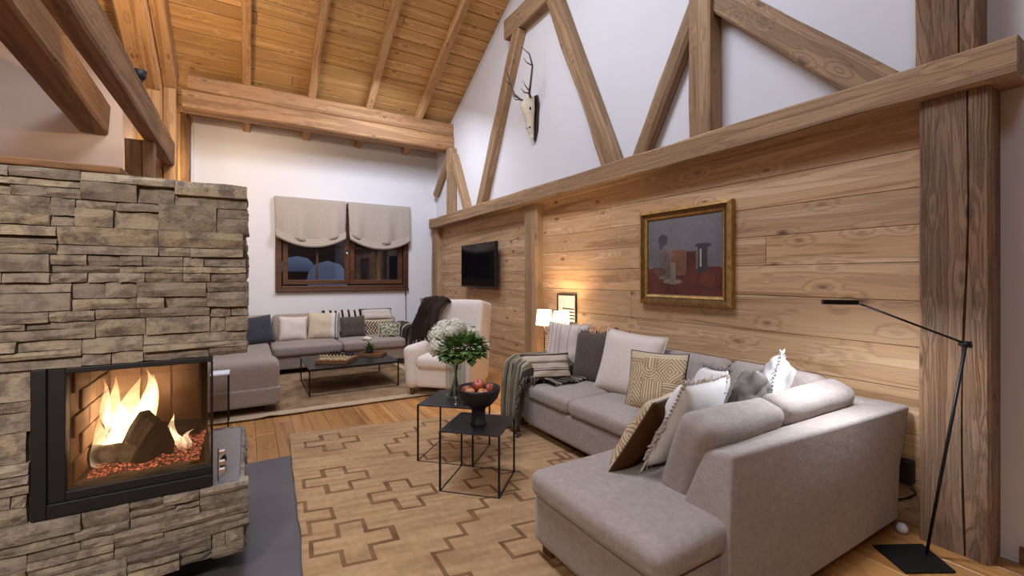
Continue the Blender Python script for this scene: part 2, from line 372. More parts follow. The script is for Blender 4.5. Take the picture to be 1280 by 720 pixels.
def pillowgeo(w, h, t, n=16, dent=.0, seed=0, pinch=.06):
    v = []; f = []; uv = []
    for side in (1, -1):
        o = len(v)
        for i in range(n + 1):
            for j in range(n + 1):
                a = i / n * 2 - 1; b = j / n * 2 - 1
                x = a * w / 2 * (1 - pinch * (1 - b * b)); y = b * h / 2 * (1 - pinch * (1 - a * a))
                e = max(0, (1 - a ** 4) * (1 - b ** 4)) ** .55
                z = side * t / 2 * e
                wb = mnoise.noise(Vector((a * 1.7 + seed, b * 1.7, side))) * .016 * e
                z += wb - dent * max(0, 1 - (a / .35) ** 2) * max(0, b) * e
                v.append((x, y, z))
        for i in range(n):
            for j in range(n):
                k = o + i * (n + 1) + j; q = (k, k + n + 1, k + n + 2, k + 1); f.append(q if side > 0 else q[::-1]); uv.append((side, (i + .5) / n, (j + .5) / n))
    return v, f, uv
def pillow(name, label, w, h, t, loc, face, lean=15, roll=0, mat='cream', print_=None, back=None, n=16, group=None, seed=0, fringe=None, piping=None, dent=0, wrinkle=0):
    """face: compass direction (deg, 0=+x, 90=+y) the front looks to; lean: backwards tilt; loc: centre"""
    root = thing(name, label, 'cushion', loc, 0, group)
    a = R(face); fz = Vector((math.cos(a) * math.cos(R(lean)), math.sin(a) * math.cos(R(lean)), math.sin(R(lean))))
    ux = Vector((-math.sin(a), math.cos(a), 0)); uy = fz.cross(ux)
    rm = Matrix((ux, uy, fz)).transposed().to_4x4() @ Matrix.Rotation(R(roll), 4, 'Z')
    root.rotation_euler = rm.to_euler()
    v, f, uv = pillowgeo(w, h, t, n, dent, seed)
    if wrinkle: v = [(x_, y_, z_ + wrinkle * (mnoise.noise(Vector((x_ * 16 + y_ * 9, y_ * 5, seed))) + .5 * mnoise.noise(Vector((x_ * 30, y_ * 22, seed + 3)))) * min(1, abs(z_) * 30)) for x_, y_, z_ in v]
    o = mesh('cover', v, f, 'vcol' if print_ else mat, root, True)
    if print_: colour(o, [print_(u, q) if s > 0 else (back if back else print_(u, q)) for s, u, q in uv])
    bm = bmesh.new(); bm.from_mesh(o.data); bmesh.ops.remove_doubles(bm, verts=bm.verts, dist=1e-5); bm.to_mesh(o.data); bm.free()
    o.data.polygons.foreach_set('use_smooth', [True] * len(o.data.polygons))
    def edge(nn):
        e = []
        for k in range(nn):
            t_ = k / nn * 4; sd = int(t_); q = (t_ - sd) * 2 - 1
            a_, b_ = [(q, -1), (1, q), (-q, 1), (-1, -q)][sd]
            e.append(Vector((a_ * w / 2 * (1 - .06 * (1 - b_ * b_)), b_ * h / 2 * (1 - .06 * (1 - a_ * a_)), 0)))
        return e
    if piping:
        e = edge(40); MB().tube(e + [e[0]], .006, 6, False).build('piping', piping, root, True)
    if fringe:
        mb = MB(); e = edge(int((w + h) * 2 / .022))
        for k, p in enumerate(e):
            d = p.normalized(); rr = random.Random(k + seed); l_ = .022 + .02 * rr.random()
            q = p + d * l_ + Vector((0, 0, rr.uniform(-.018, .018))); mb.tube([p * .985, (p + q) / 2 + Vector((0, 0, rr.uniform(-.006, .006))), q], [.007, .006, .002], 5)
        fr = mb.build('fringe', fringe, root, True); fr['kind'] = 'stuff'
    return root
def sheet(name, fn, nu, nv, mat, parent=None, cols=None, thick=.008):
    """cloth from fn(u,v) -> point; cols(u,v) -> colour"""
    v = [fn(i / nu, j / nv) for i in range(nu + 1) for j in range(nv + 1)]
    f = [(i * (nv + 1) + j, (i + 1) * (nv + 1) + j, (i + 1) * (nv + 1) + j + 1, i * (nv + 1) + j + 1) for i in range(nu) for j in range(nv)]
    o = mesh(name, v, f, mat, parent, True)
    if cols: colour(o, [cols((i + .5) / nu, (j + .5) / nv) for i in range(nu) for j in range(nv)])
    if thick: s = o.modifiers.new('thickness', 'SOLIDIFY'); s.thickness = thick; s.offset = 0
    return o
def polyline(pts, t):
    """point at fraction t of a polyline's length"""
    L = [0]
    for a, b in zip(pts, pts[1:]): L.append(L[-1] + (Vector(b) - Vector(a)).length)
    s = t * L[-1]
    for k in range(len(pts) - 1):
        if s <= L[k + 1] + 1e-9:
            q = (s - L[k]) / max(1e-9, L[k + 1] - L[k]); return Vector(pts[k]).lerp(Vector(pts[k + 1]), q)
    return Vector(pts[-1])

# ================================================================== THE ROOM
XW, D, XL, YB = 3.48, 8.9, -4.0, -3.6
SL = .527; ANG = math.atan(SL); RY = 2.4
def zc(y): return 4.59 + (8.07 - y) * SL if y >= RY else 4.59 + (8.07 - RY) * SL - (RY - y) * SL
gable = [(YB, 0), (D + .2, 0), (D + .2, zc(D + .2)), (RY, zc(RY)), (YB, zc(YB))]
wr = struct(prism('wall_right', gable, XW, XW + .25, 'x', 'white'), 'white plastered gable wall with larch boarding below the beam')
struct(prism('wall_left', gable, XL - .25, XL, 'x', 'plaster_pink'))
struct(box('wall_back', XL, XW, YB - .25, YB, 0, zc(YB), 'timber_darkX', None, 0))
# far wall with window opening
WX0, WX1, WZ0, WZ1 = .44, 2.86, 1.23, 2.90
mb = MB(); zt = zc(D) + .05
mb.box(-.75, WX0, D, D + .28, 0, zt); mb.box(WX1, XW, D, D + .28, 0, zt); mb.box(WX0, WX1, D, D + .28, 0, WZ0); mb.box(WX0, WX1, D, D + .28, WZ1, zt)
struct(mb.build('wall_far', 'white'), 'white plastered end wall around the window')
mb = MB(); mb.box(XL, -1.46, 7.94, 8.1, 0, zc(7.94) + .04); mb.box(-1.62, -1.46, 8.1, D + .28, 0, zc(8.1) + .02)
struct(mb.build('wall_recess', 'plaster_pink'), 'warm white wall behind the fireplace')
wp = struct(box('wall_pine', -1.46, -.75, D, D + .1, 0, zc(D) + .05, 'pine', None, 0))
struct(box('trim_1', -.80, -.735, D - .06, D, 0, 3.98, 'white', None, .01), 'white vertical edge trim at the end of the far wall')

# floor and its boards
fl = struct(box('floor', XL, XW, YB, D + .2, -.2, -.02, 'slate', None, 0), 'floor of warm oiled parquet boards')
rf = random.Random(3); rest = MB(); PW = .163; nrow = 0
x = XL
while x < XW - .01:
    x1 = min(x + PW, XW); y = YB - rf.random() * 1.6
    while y < D + .2:
        y1 = min(y + 1.5 + rf.random() * .5, D + .2); ya = max(y, YB)
        if x1 > -.25 and y1 > .2 and ya < 5.7:
            o = box('plank', x + .0012, x1 - .0012, ya + .0012, y1 - .0012, -.02, rf.uniform(-.0006, .0006), 'floorp', None, .0015, 1); o.parent = fl; o.matrix_parent_inverse = fl.matrix_basis.inverted()
        elif y1 > ya: rest.box(x + .0012, x1 - .0012, ya + .0012, y1 - .0012, -.02, 0)
        y = y1
    x = x1
o = rest.build('planks', 'floorp', None); o['kind'] = 'stuff'; o.parent = fl; o.matrix_parent_inverse = fl.matrix_basis.inverted()
hs = struct(box('trim_2', -1.75, .48, 1.4, 4.12, 0, .006, 'slate', None, .002), 'dark slate slab on the floor around the fireplace')

# ceiling: boards on both slopes
cl = bpy.data.objects.new('ceiling', None); COL.objects.link(cl); struct(cl, 'sloping ceiling of honey coloured pine boards')
y = D + .18; BW = .192; rc = random.Random(5)
while y > RY:
    w = BW * rc.uniform(.92, 1.08); ym = y - w * math.cos(ANG) / 2; cuts = [XL, rc.uniform(-2.4, -1.6), XW] if rc.random() < .5 else [XL, rc.uniform(.0, 2.2), XW]
    for a, b in zip(cuts, cuts[1:]):
        hx = (b - a) / 2; hw = w / 2 - .005
        o = mesh('plank', boxv(-hx + .002, hx - .002, -hw, hw, 0, .022), BF, 'ceilX', cl, loc=((a + b) / 2, ym, zc(ym) + rc.uniform(-.002, .002)), rot=(-ANG, 0, 0), bevel=.004, seg=1)
    y -= w * math.cos(ANG)
deck = MB()
for s in (1,):
    deck.add([(XL, D + .2, zc(D + .2) + .04), (XW, D + .2, zc(D + .2) + .04), (XW, RY, zc(RY) + .04), (XL, RY, zc(RY) + .04), (XL, D + .2, zc(D + .2) + .2), (XW, D + .2, zc(D + .2) + .2), (XW, RY, zc(RY) + .2), (XL, RY, zc(RY) + .2)], BF)
    deck.add([(XL, RY, zc(RY)), (XW, RY, zc(RY)), (XW, YB, zc(YB)), (XL, YB, zc(YB)), (XL, RY, zc(RY) + .2), (XW, RY, zc(RY) + .2), (XW, YB, zc(YB) + .2), (XL, YB, zc(YB) + .2)], BF)
deck.build('roof_deck', 'ceilX', cl)
# rafters
names = {0: 'pine rafter on the sloping ceiling nearest the fireplace', 1: 'second pine rafter from the fireplace on the sloping ceiling', 2: 'third pine rafter from the fireplace on the sloping ceiling', 3: 'pine rafter on the sloping ceiling nearest the white gable wall'}
def zoff(y, dn): return zc(y) - dn / math.cos(ANG)
for k in (-3, -2, 0, 1, 2, 3):
    xx = .93 * k; b = beam('rafter', (xx, D - .01, zoff(D - .01, .075)), (xx, RY + .05, zoff(RY + .05, .075)), .115, .15, 'timber_warmX', rough=.002)
    tag(b, names.get(k, 'pine rafter above the wall behind the fireplace, %s from the side wall' % ('first' if k == -3 else 'second')), 'rafter', 'ceiling rafters')
tag(beam('ridge_beam', (XL, RY, zc(RY) - .2), (XW, RY, zc(RY) - .2), .2, .3, 'timber_warmX'), 'ridge beam at the top of the pine ceiling', 'beam')
# purlin of two stacked timbers
b = thing('purlin', 'thick double timber purlin running below the ceiling above the window', 'beam')
beam('lower_timber', (-.8, 8.10, 4.11), (XW - .01, 8.10, 4.11), .30, .28, 'purlinX', b)
beam('upper_timber', (-.74, 8.11, 4.375), (XW - .01, 8.11, 4.375), .27, .25, 'purlinX', b)

# right wall: boards below the beam
rb = random.Random(11)
def boards(y0, y1, seams, splits):
    for i, (a, b) in enumerate(zip(seams, seams[1:])):
        cuts = [y0] + splits.get(i, []) + [y1]
        for c, d in zip(cuts, cuts[1:]):
            o = box('plank', XW - .035 - rb.uniform(0, .004), XW, c + .001, d - .001, a + .0015, b - .0015, 'panelY', None, .003, 1)
            o.parent = wr; o.matrix_parent_inverse = wr.matrix_basis.inverted()
boards(.93, 4.90, [0, .28, .55, .82, 1.08, 1.357, 1.59, 1.817, 2.04, 2.27, 2.52], {1: [2.5], 4: [3.3], 6: [1.9], 8: [3.6]})
boards(5.20, 8.55, [0, .25, .52, .80, 1.05, 1.31, 1.58, 1.82, 2.06, 2.30, 2.52], {2: [6.8], 5: [6.1], 7: [7.4]})
tag(beam('wall_beam', (3.375, .57, 2.6), (3.375, 8.72, 2.6), .25, .2, 'timberX', rough=.005), 'long grey brown beam lying along the top of the boarded wall', 'beam')
tag(beam('timber_post', (3.41, 5.05, 0), (3.41, 5.05, 2.5), .14, .30, 'timberX', up=(0, 1, 0), rough=.004), 'timber post in the boarded wall between television and lamps', 'post')
tag(beam('timber_post', (3.41, 8.66, 0), (3.41, 8.66, 2.5), .14, .34, 'timberX', up=(0, 1, 0), rough=.004), 'timber post in the far corner beside the window wall', 'post')
p = thing('timber_post', 'broad weathered cracked post beside the slim floor lamp', 'post')
def crack_post(name, y0, y1, x0, z0, z1, crack):
    # face towards the room with a deep drying crack running down it
    n = 26; mb = MB(); rr = random.Random(4)
    prof = []
    for i in range(n + 1):
        z = z0 + (z1 - z0) * i / n; c = crack + .02 * mnoise.noise(Vector((z * .9, 3, 0))) + .01 * math.sin(z * 2); w = .004 + .004 * abs(mnoise.noise(Vector((z * 2, 0, 7))))
        j = lambda s: mnoise.noise(Vector((z * 1.7, s, 1))) * .006
        prof.append([(x0 + .19, y0, z), (x0 + .012, y0 + j(1), z), (x0 + j(2), y0 + .012 + j(1), z), (x0 + j(3), c - w, z), (x0 + .03, c, z), (x0 + j(4), c + w, z), (x0 + j(5), y1 - .012 + j(6), z), (x0 + .012, y1 + j(6), z), (x0 + .19, y1, z)])
    k = 9; v = [q for r_ in prof for q in r_]; f = []
    for i in range(n):
        for q in range(k - 1): f.append((i * k + q, i * k + q + 1, (i + 1) * k + q + 1, (i + 1) * k + q))
    f.append(tuple(range(k))); f.append(tuple(range(n * k, n * k + k))[::-1])
    o = mesh(name, v, f, 'post_old', p)
    return o
crack_post('lower_timber', .67, .955, 3.30, 0, 2.5, .765)
crack_post('upper_timber', .72, .975, 3.31, 2.7, zc(.85) + .03, .80)
xs = 3.415
def strut(p0, p1, w, label, mat='timberX', dx=.13, round_=False):
    tag(beam('timber_strut', (xs, *p0), (xs, *p1), w, dx, mat, up=(-1, 0, 0), rough=.006, round_=round_), label, 'beam')
strut((6.68, 2.68), (5.44, 5.12), .2, 'leaning timber strut of the gable truss beside the antlers')
strut((3.50, 2.68), (4.60, 5.14), .22, 'tall timber strut sloping left from the middle of the wall beam to the collar')
strut((3.16, 2.68), (2.46, 3.95), .19, 'greyish timber strut sloping right from the wall beam up to the king post', round_=True)
strut((1.14, 2.66), (2.36, 3.95), .21, 'timber brace sloping from the king post down towards the weathered post')
tag(beam('collar_beam', (xs, 5.76, 5.24), (xs, -.6, 5.24), .30, .16, 'timberX', up=(-1, 0, 0)), 'horizontal collar beam of the gable truss above the antlers', 'beam')
tag(beam('king_post', (3.39, 2.39, 2.69), (3.39, 2.39, zc(RY) - .1), .2, .18, 'timberX', up=(-1, 0, 0)), 'upright king post of the gable truss on the white wall', 'post')
tag(beam('timber_post', (3.40, 7.90, 2.69), (3.40, 7.90, 3.98), .18, .15, 'timberX', up=(-1, 0, 0)), 'short upright post between wall beam and purlin end', 'post')
strut((7.18, 2.68), (7.80, 3.82), .15, 'short near brace beside the post under the purlin end')
strut((8.74, 3.22), (7.98, 3.92), .15, 'short far brace reaching from the purlin post to the window wall', round_=True)
struct(box('baseboard_right', XW - .02, XW, YB, .60, 0, .09, 'timber_darkY', None, .004))
struct(box('baseboard_far', -.7, XW - .2, D - .02, D, 0, .08, 'timber_darkX', None, .004))

# timbers above the fireplace
tag(beam('tie_beam', (-.955, -1.5, 3.27), (-.955, 7.9, 3.27), .15, .34, 'timber_darkX', rough=.006), 'long hewn tie beam crossing above the stone fireplace', 'beam')
tag(beam('tie_beam', (-1.745, -1.5, 4.45), (-1.745, 7.93, 3.63), .32, .42, 'timber_darkX', rough=.01), 'heavy brown beam descending to the wall behind the fireplace', 'beam')
tag(beam('cross_beam', (-1.6, 4.2, 4.02), (-1.02, 4.2, 4.02), .2, .22, 'timber_darkX'), 'short cross beam between the two brown beams at upper left', 'beam')
tag(beam('timber_post', (-1.80, 4.05, 4.35), (-1.80, 4.05, zc(4.05)), .16, .16, 'timber_darkX', up=(0, 1, 0)), 'dark upright stub above the heavy brown beam at upper left', 'post')
pp = thing('timber_post', 'brown double post rising behind the stone fireplace', 'post')
beam('upright', (-1.12, 6.72, 0), (-1.12, 6.72, 3.1), .16, .2, 'timber_darkX', pp, up=(0, 1, 0)); beam('upright', (-.985, 6.70, 0), (-.985, 6.70, 3.1), .11, .2, 'timber_darkX', pp, up=(0, 1, 0))
pr = thing('principal_rafter', 'bright lit pale double rafter left of the plank ceiling', 'beam')
def prin(name, xa, xb, dn, hh):
    beam(name, ((xa + xb) / 2, 8.05, zoff(8.05, dn)), ((xa + xb) / 2, RY, zoff(RY, dn)), abs(xb - xa), hh, 'timber_warmX', pr, rough=.004)
prin('main_timber', -1.36, -1.02, .24, .46); prin('side_timber', -1.02, -.86, .2, .38)
pq = thing('timber_post', 'reddish post below the bright rafter at the end of the purlin', 'post')
beam('upright', (-1.12, 8.02, 0), (-1.12, 8.02, 4.2), .2, .22, 'timber_warmX', pq, up=(0, 1, 0)); beam('upright', (-.94, 8.0, 0), (-.94, 8.0, 4.2), .15, .2, 'timber_warmX', pq, up=(0, 1, 0))
tag(beam('timber_post', (-.83, 8.72, 0), (-.83, 8.72, 4.1), .12, .2, 'timber_darkX', up=(0, 1, 0)), 'dark narrow post beside the white trim of the window wall', 'post')
def uplight(y, label):
    t = thing('beam_uplight', label, 'lamp', (-.90, y, 3.44))
    mb = MB(); mb.lathe([(.028, 0), (.05, .02), (.062, .09), (.056, .09), (.04, .03)], 14); mb.build('housing', 'blackmat', t, True)
    MB().box(-.02, .02, -.03, .03, -.02, .01).build('foot', 'blackmat', t)
uplight(3.75, 'small black uplight near end of the long tie beam'); uplight(5.6, 'small black uplight farther along the long tie beam')

# ------------------------------------------------------------------ window, blinds, dusk garden
w = struct(bpy.data.objects.new('window_1', None), 'dark brown two leaf window under linen blinds'); COL.objects.link(w)
mb = MB(); fy0, fy1 = D - .035, D + .12
mb.box(WX0, WX0 + .10, fy0, fy1, WZ0, WZ1); mb.box(WX1 - .10, WX1, fy0, fy1, WZ0, WZ1); mb.box(WX0 + .10, WX1 - .10, fy0, fy1, WZ0, WZ0 + .11); mb.box(WX0 + .10, WX1 - .10, fy0, fy1, WZ1 - .1, WZ1)
mb.build('window_frame', 'window_wood', w, bevel=.008)
box('window_sill', WX0 - .0, WX1, D - .07, D + .0, WZ0 - .0, WZ0 + .045, 'window_wood', w, .006)
xm = (WX0 + WX1) / 2 + .06
for a, b in ((WX0 + .12, xm - .005), (xm + .005, WX1 - .12)):
    z0, z1 = WZ0 + .135, WZ1 - .12; s = .085; mb = MB(); ya, yb = D + .0, D + .07
    mb.box(a, a + s, ya, yb, z0, z1); mb.box(b - s, b, ya, yb, z0, z1); mb.box(a + s, b - s, ya, yb, z0, z0 + s); mb.box(a + s, b - s, ya, yb, z1 - s, z1)
    c = mb.build('casement', 'window_wood', w, bevel=.006)
    m2 = MB(); mx = (a + b) / 2; m2.box(mx - .018, mx + .018, ya + .01, yb - .01, z0 + s, z1 - s); zz = z0 + s + .62
    m2.box(a + s, b - s, ya + .012, yb - .012, zz - .018, zz + .018); m2.build('glazing_bar', 'window_wood', c)
    for q0, q1 in ((a + s, mx - .018), (mx + .018, b - s)):
        for r0, r1 in ((z0 + s, zz - .018), (zz + .018, z1 - s)):
            box('pane', q0, q1, D + .035, D + .041, r0, r1, 'glass', c, 0)
h = MB(); h.box(xm - .075, xm - .035, D - .015, D + .0, 1.93, 2.02); h.tube([(xm - .055, D - .03, 2.0), (xm - .055, D - .035, 1.90)], .011, 8); h.build('handle', 'chrome', w, True)
# snow outside
rs = random.Random(2)
mb = MB()
def mound(cx, cy, r, hgt):
    n = 14; v = []; f = []
    for i in range(n + 1):
        for j in range(n + 1):
            a, b = i / n * 2 - 1, j / n * 2 - 1; e = max(0, 1 - a * a - b * b) ** .6
            v.append((cx + a * r, cy + b * r, .0 + e * hgt * (1 + .2 * mnoise.noise(Vector((a * 2, b * 2, cx))))))
    for i in range(n):
        for j in range(n): k = i * (n + 1) + j; f.append((k, k + n + 1, k + n + 2, k + 1))
    return v, f
struct(box('ground_snow', -8, 14, D + .4, 30, -.4, 0, 'snow', None, 0))
for (cx, cy, r, zb, zt_, lb) in ((1.20, 13.5, .44, 1.64, 2.08, 'snow capped bush outside seen through the left window pane'), (1.80, 12.2, .50, 1.2, 1.92, 'rounder snow capped bush outside seen through the second window pane')):
    t = thing('snowy_bush', lb, 'bush', (cx, cy, 0)); hh = zt_ - zb
    MB().lathe([(.02, zb), (r * .9, zb + .02), (r, zb + hh * .3), (r * .9, zb + hh * .6), (r * .6, zb + hh * .88), (.02, zt_)], 20).build('snow_cap', 'snow', t, True)
    MB().lathe([(r * .5, 0), (r * .85, zb * .5), (r * .8, zb)], 16).build('branches', 'night', t, True)
struct(prism('ground_hillside', [(15, 0), (30, 0), (30, 12), (26, 11), (20, 6)], -14, 20, 'x', 'night'), 'dark wooded hillside beyond the window')
# roman blinds
def blind(x0, x1, label, seed):
    t = thing('roman_blind', label, 'blind', ((x0 + x1) / 2, D - .06, 2.93)); hw = (x1 - x0) / 2
    def body(u, v):
        x = (u * 2 - 1); sag = .17 * (1 - x * x); L = .62 + sag
        z = -v * L; y = -.03 + v * (.038 * math.sin(x * 6.5 + seed) + .022 * math.sin(x * 13 + seed * 2) - .045) - .01 * math.sin(v * 3)
        return (x * hw * (1 - .03 * v), y, z)
    sheet('cloth', body, 30, 14, 'shade_linen', t, None, .006)
    for q in range(3):
        def fold(u, v, q=q):
            x = u * 2 - 1; sag = .17 * (1 - x * x) * (1 + .02 * q); a = v * math.pi * 1.15
            return (x * hw * (.972 - .004 * q), -.06 - .030 * math.sin(a) - .016 * q, -.60 - sag - .040 * q + .034 * math.cos(a))
        sheet('fold', fold, 30, 8, 'shade_linen', t, None, .005)
    box('head_rail', -hw, hw, -.02, .04, -.02, .012, 'shade_linen', t, .004)
blind(.42, 1.63, 'pleated linen roman blind over the left half of the window', 1); blind(1.66, 2.88, 'pleated linen roman blind over the right half of the window', 4)
t = thing('blind_cord', 'thin dark blind cord hanging from the window beside the corner', 'cord', (2.78, D - .06, 0))
MB().tube([(0, -.02, 2.3), (.0, -.03, 1.6), (.01, -.03, .62)], .006, 6).build('cord', 'cable', t, True); MB().lathe([(.006, 0), (.016, .02), (.012, .08), (.005, .09)], 10, (0, -.03, 1.12)).build('toggle', 'cable', t, True)

# ------------------------------------------------------------------ stone fireplace
fp = thing('fireplace', 'stacked stone fireplace with a glazed corner firebox', 'fireplace')
FY, BY = 2.55, 3.52
rk = random.Random(21)
def stone_geo(L, H, dep, rr, jag=1):
    """slab, local: length x (0..L), height z (0..H), front at y=-proud"""
    nx, nz = 4, 3; v = []; f = []
    pr_ = rr.uniform(.004, .030); tilt = rr.uniform(-.010, .010)
    for j in range(nz):
        for i in range(nx):
            ex = i in (0, nx - 1); ez = j in (0, nz - 1)
            y = -pr_ - tilt * (j - 1) - rr.uniform(-.004, .005) + (.006 if ex or ez else 0) + (.004 if ex and ez else 0)
            x = L * i / (nx - 1) + (0 if ex else rr.uniform(-.12, .12) * L / 3); z = H * j / (nz - 1) + (0 if not ez else rr.uniform(-.0025, .0025) * (1 if jag else 0))
            if not ez: z += rr.uniform(-.2, .2) * H / 2
            v.append((min(L, max(0, x)), y, z))
    for j in range(nz - 1):
        for i in range(nx - 1): k = j * nx + i; f.append((k, k + 1, k + nx + 1, k + nx))
    rim = [(i, 0) for i in range(nx)] + [(nx - 1, j) for j in range(1, nz)] + [(i, nz - 1) for i in range(nx - 2, -1, -1)] + [(0, j) for j in range(nz - 2, 0, -1)]
    o = len(v); ids = [j * nx + i for i, j in rim]
    for q in ids: v.append((v[q][0], dep, v[q][2]))
    m_ = len(ids)
    for k in range(m_): f.append((ids[k], o + k, o + (k + 1) % m_, ids[(k + 1) % m_]))
    return v, f
def course_cells(x0, x1, z0, z1, rr):
    """split one course of a panel wall into stones"""
    x = x0
    while x < x1 - .01:
        L = rr.uniform(.20, .42)
        if x1 - (x + L) < .12: L = x1 - x
        H = z1 - z0; mode = rr.random(); rows = [(0, 1)] if mode < .10 else ([(0, s_ := rr.choice((.36, .42, .6, .66))), (s_, 1)] if mode < .58 else [(0, .36), (.36, .62), (.62, 1)])
        for a, b in rows:
            c = [0, 1] if rr.random() < .55 else [0, rr.uniform(.3, .7), 1]
            for p_, q_ in zip(c, c[1:]): yield (x + L * p_, x + L * q_, z0 + H * a, z0 + H * b)
        x += L
rest = MB(); nst = 0
def courses(x0, x1, zs):
    global nst
    for za, zb in zip(zs, zs[1:]):
        for (a, b, c, d) in course_cells(x0, x1 + rk.uniform(-.015, .012), za, zb, rk):
            v, f = stone_geo(b - a - .003, d - c - .003, .05, rk)
            if b > -.90 and nst < 290:
                mesh('stone', v, f, 'stone', fp, loc=(a + .0015, FY, c + .0015)); nst += 1
            else: rest.add([(p_[0] + a, p_[1] + FY, p_[2] + c) for p_ in v], f)
def steps(a, b, n): return [a + (b - a) * i / n for i in range(n + 1)]
courses(-1.7, 0.0, steps(.15, .50, 3)); courses(-1.7, -.755, steps(.50, 1.122, 5)); courses(-1.7, 0.0, steps(1.122, 1.95, 7))
for zs in (steps(.15, .49, 3), steps(1.122, 1.95, 7)):          # the side towards the rug
    for za, zb in zip(zs, zs[1:]):
        for (a, b, c, d) in course_cells(FY + .03, BY, za, zb, rk):
            v, f = stone_geo(b - a - .003, d - c - .003, .05, rk)
            rest.add([(-.018 - p_[1], a + p_[0], c + p_[2]) for p_ in v], f)
o = rest.build('stones', 'stone', fp); o['kind'] = 'stuff'
core = MB(); core.box(-1.7, -.05, FY + .02, BY, .15, .49); core.box(-1.7, -.76, FY + .02, BY, .49, 1.122); core.box(-1.7, -.05, FY + .02, BY, 1.122, 1.94); core.box(-.76, -.23, 3.31, BY, .49, 1.13)
core.build('core', 'stone', fp); box('plinth', -1.6, -.16, FY + .16, BY - .1, .006, .16, 'blackmat', fp, 0)
box('top_board', -1.7, -.47, FY - .01, FY + .35, 1.952, 1.985, 'timber_darkX', fp, .008)
# firebox
fr = MB(); GX0, GX1, GZ0, GZ1 = -.65, -.14, .60, 1.095
fr.box(-.752, GX0 - .055, FY - .012, FY + .06, .502, 1.12); fr.box(GX0 - .055, GX0, FY - .002, FY + .06, .56, 1.12); fr.box(GX0 - .055, GX1, FY - .012, FY + .06, .502, .56); fr.box(GX0, GX1, FY - .004, FY + .06, .56, GZ0); fr.box(GX0, GX1, FY - .008, FY + .05, GZ1, 1.12)
BX = GX1 - .065                                                  # the side pane runs slightly inwards to the back
def skew(x0, x1, z0, z1, ya=FY + .05, yb=3.30):
    t0, t1 = (ya - FY) / (3.30 - FY), (yb - FY) / (3.30 - FY); a, b = (BX - GX1) * t0, (BX - GX1) * t1
    return [(x0 + a, ya, z0), (x1 + a, ya, z0), (x1 + b, yb, z0), (x0 + b, yb, z0), (x0 + a, ya, z1), (x1 + a, ya, z1), (x1 + b, yb, z1), (x0 + b, yb, z1)]
fr.add(skew(GX1 - .03, GX1, .502, GZ0), BF); fr.add(skew(GX1 - .03, GX1, GZ1, 1.12), BF); fr.box(BX - .03, BX, 3.27, 3.30, GZ0, GZ1)
fr.build('firebox_frame', 'blackmat', fp, bevel=.004)
gl = box('front_glass', GX0, GX1, FY + .012, FY + .017, GZ0, GZ1, 'fireglass', fp, 0); mesh('side_glass', skew(GX1 - .005, GX1, GZ0, GZ1, FY + .02), BF, 'fireglass', fp)
box('glass_edge', GX1 - .006, GX1 + .002, FY + .006, FY + .02, GZ0 - .08, GZ1, 'black', fp, .001)
li = MB(); li.box(GX0 - .03, GX0 - .0, FY + .06, 3.3, GZ0, 1.12); li.box(GX0, BX - .03, 3.22, 3.29, GZ0, 1.12); li.box(GX0, BX - .03, FY + .06, 3.29, 1.10, 1.12)
li.build('firebox_lining', 'chamotte', fp)
for k in range(5):                                               # firebrick courses on the lining
    z = .60 + k * .098
    for q in range(3): yy = FY + .075 + q * .21 + (.1 if k % 2 else 0); box('firebrick', GX0, GX0 + .012, yy, yy + .2, z + .003, z + .095, 'chamotte', fp, .003, 1)
for q in range(3): xx = GX0 + .01 + q * .135; box('firebrick', xx, xx + .13, 3.206, 3.22, .603, 1.095, 'chamotte', fp, .003, 1)
box('firebox_floor', GX0, BX - .03, FY + .06, 3.25, .585, .605, 'ash', fp, 0)
prism('ledge', [(-.138, FY - .005), (-.03, FY - .005), (-.03, 3.44), (-.20, 3.44), (-.20, 3.30)], .488, .5015, 'z', 'steel', fp, .002)
hd = MB(); hd.tube([(-.118, 2.60, .50), (-.118, 2.60, .66)], .004, 8)
for z in (.535, .575, .625): hd.box(-.122, -.092, 2.615, 2.65, z - .008, z + .008)
hd.build('door_catch', 'chrome', fp, bevel=.002)
hd = MB(); hd.tube([(-.115, 2.78, .505), (-.095, 2.80, .53), (-.10, 2.86, .53), (-.115, 2.88, .505)], .007, 8); hd.build('lift_handle', 'black', fp, True)
# fire
def log(name, label, prof, L, loc, rot, mat='charred'):
    n = 8; v = []; f = []; k = len(prof)
    for i in range(n + 1):
        for (a, b) in prof:
            j = 1 + .16 * mnoise.noise(Vector((a * 14 + i * .7, b * 14, loc[0] * 9))); v.append((a * j, (i / n - .5) * L, b * j))
    for i in range(n):
        for q in range(k): f.append((i * k + q, i * k + (q + 1) % k, (i + 1) * k + (q + 1) % k, (i + 1) * k + q))
    f.append(tuple(range(k))); f.append(tuple(range(n * k, n * k + k))[::-1])
    o = mesh(name, v, f, mat, None, False, loc, rot); tag(o, label, 'log'); return o
WS = .74
wedge = [(WS * a, WS * b) for a, b in ((-.105, -.11), (-.04, -.125), (.05, -.12), (.105, -.10), (.10, -.02), (.06, .08), (.02, .13), (-.025, .12), (-.065, .04))]
log('fire_log', 'large charred split log in the middle of the fire', wedge, .22, (-.415, 2.80, .715), (R(4), R(6), R(24)))
rnd_ = [(.05 * math.cos(a), .045 * math.sin(a)) for a in [2 * math.pi * k / 10 for k in range(10)]]
log('fire_log', 'short burnt log lying in the embers left of the large log', rnd_, .26, (-.53, 2.78, .655), (0, 0, R(62)))
log('fire_log', 'thin burnt log lying behind the flames', rnd_, .40, (-.42, 3.06, .66), (0, 0, R(85)))
n = 40; v = []; f = []
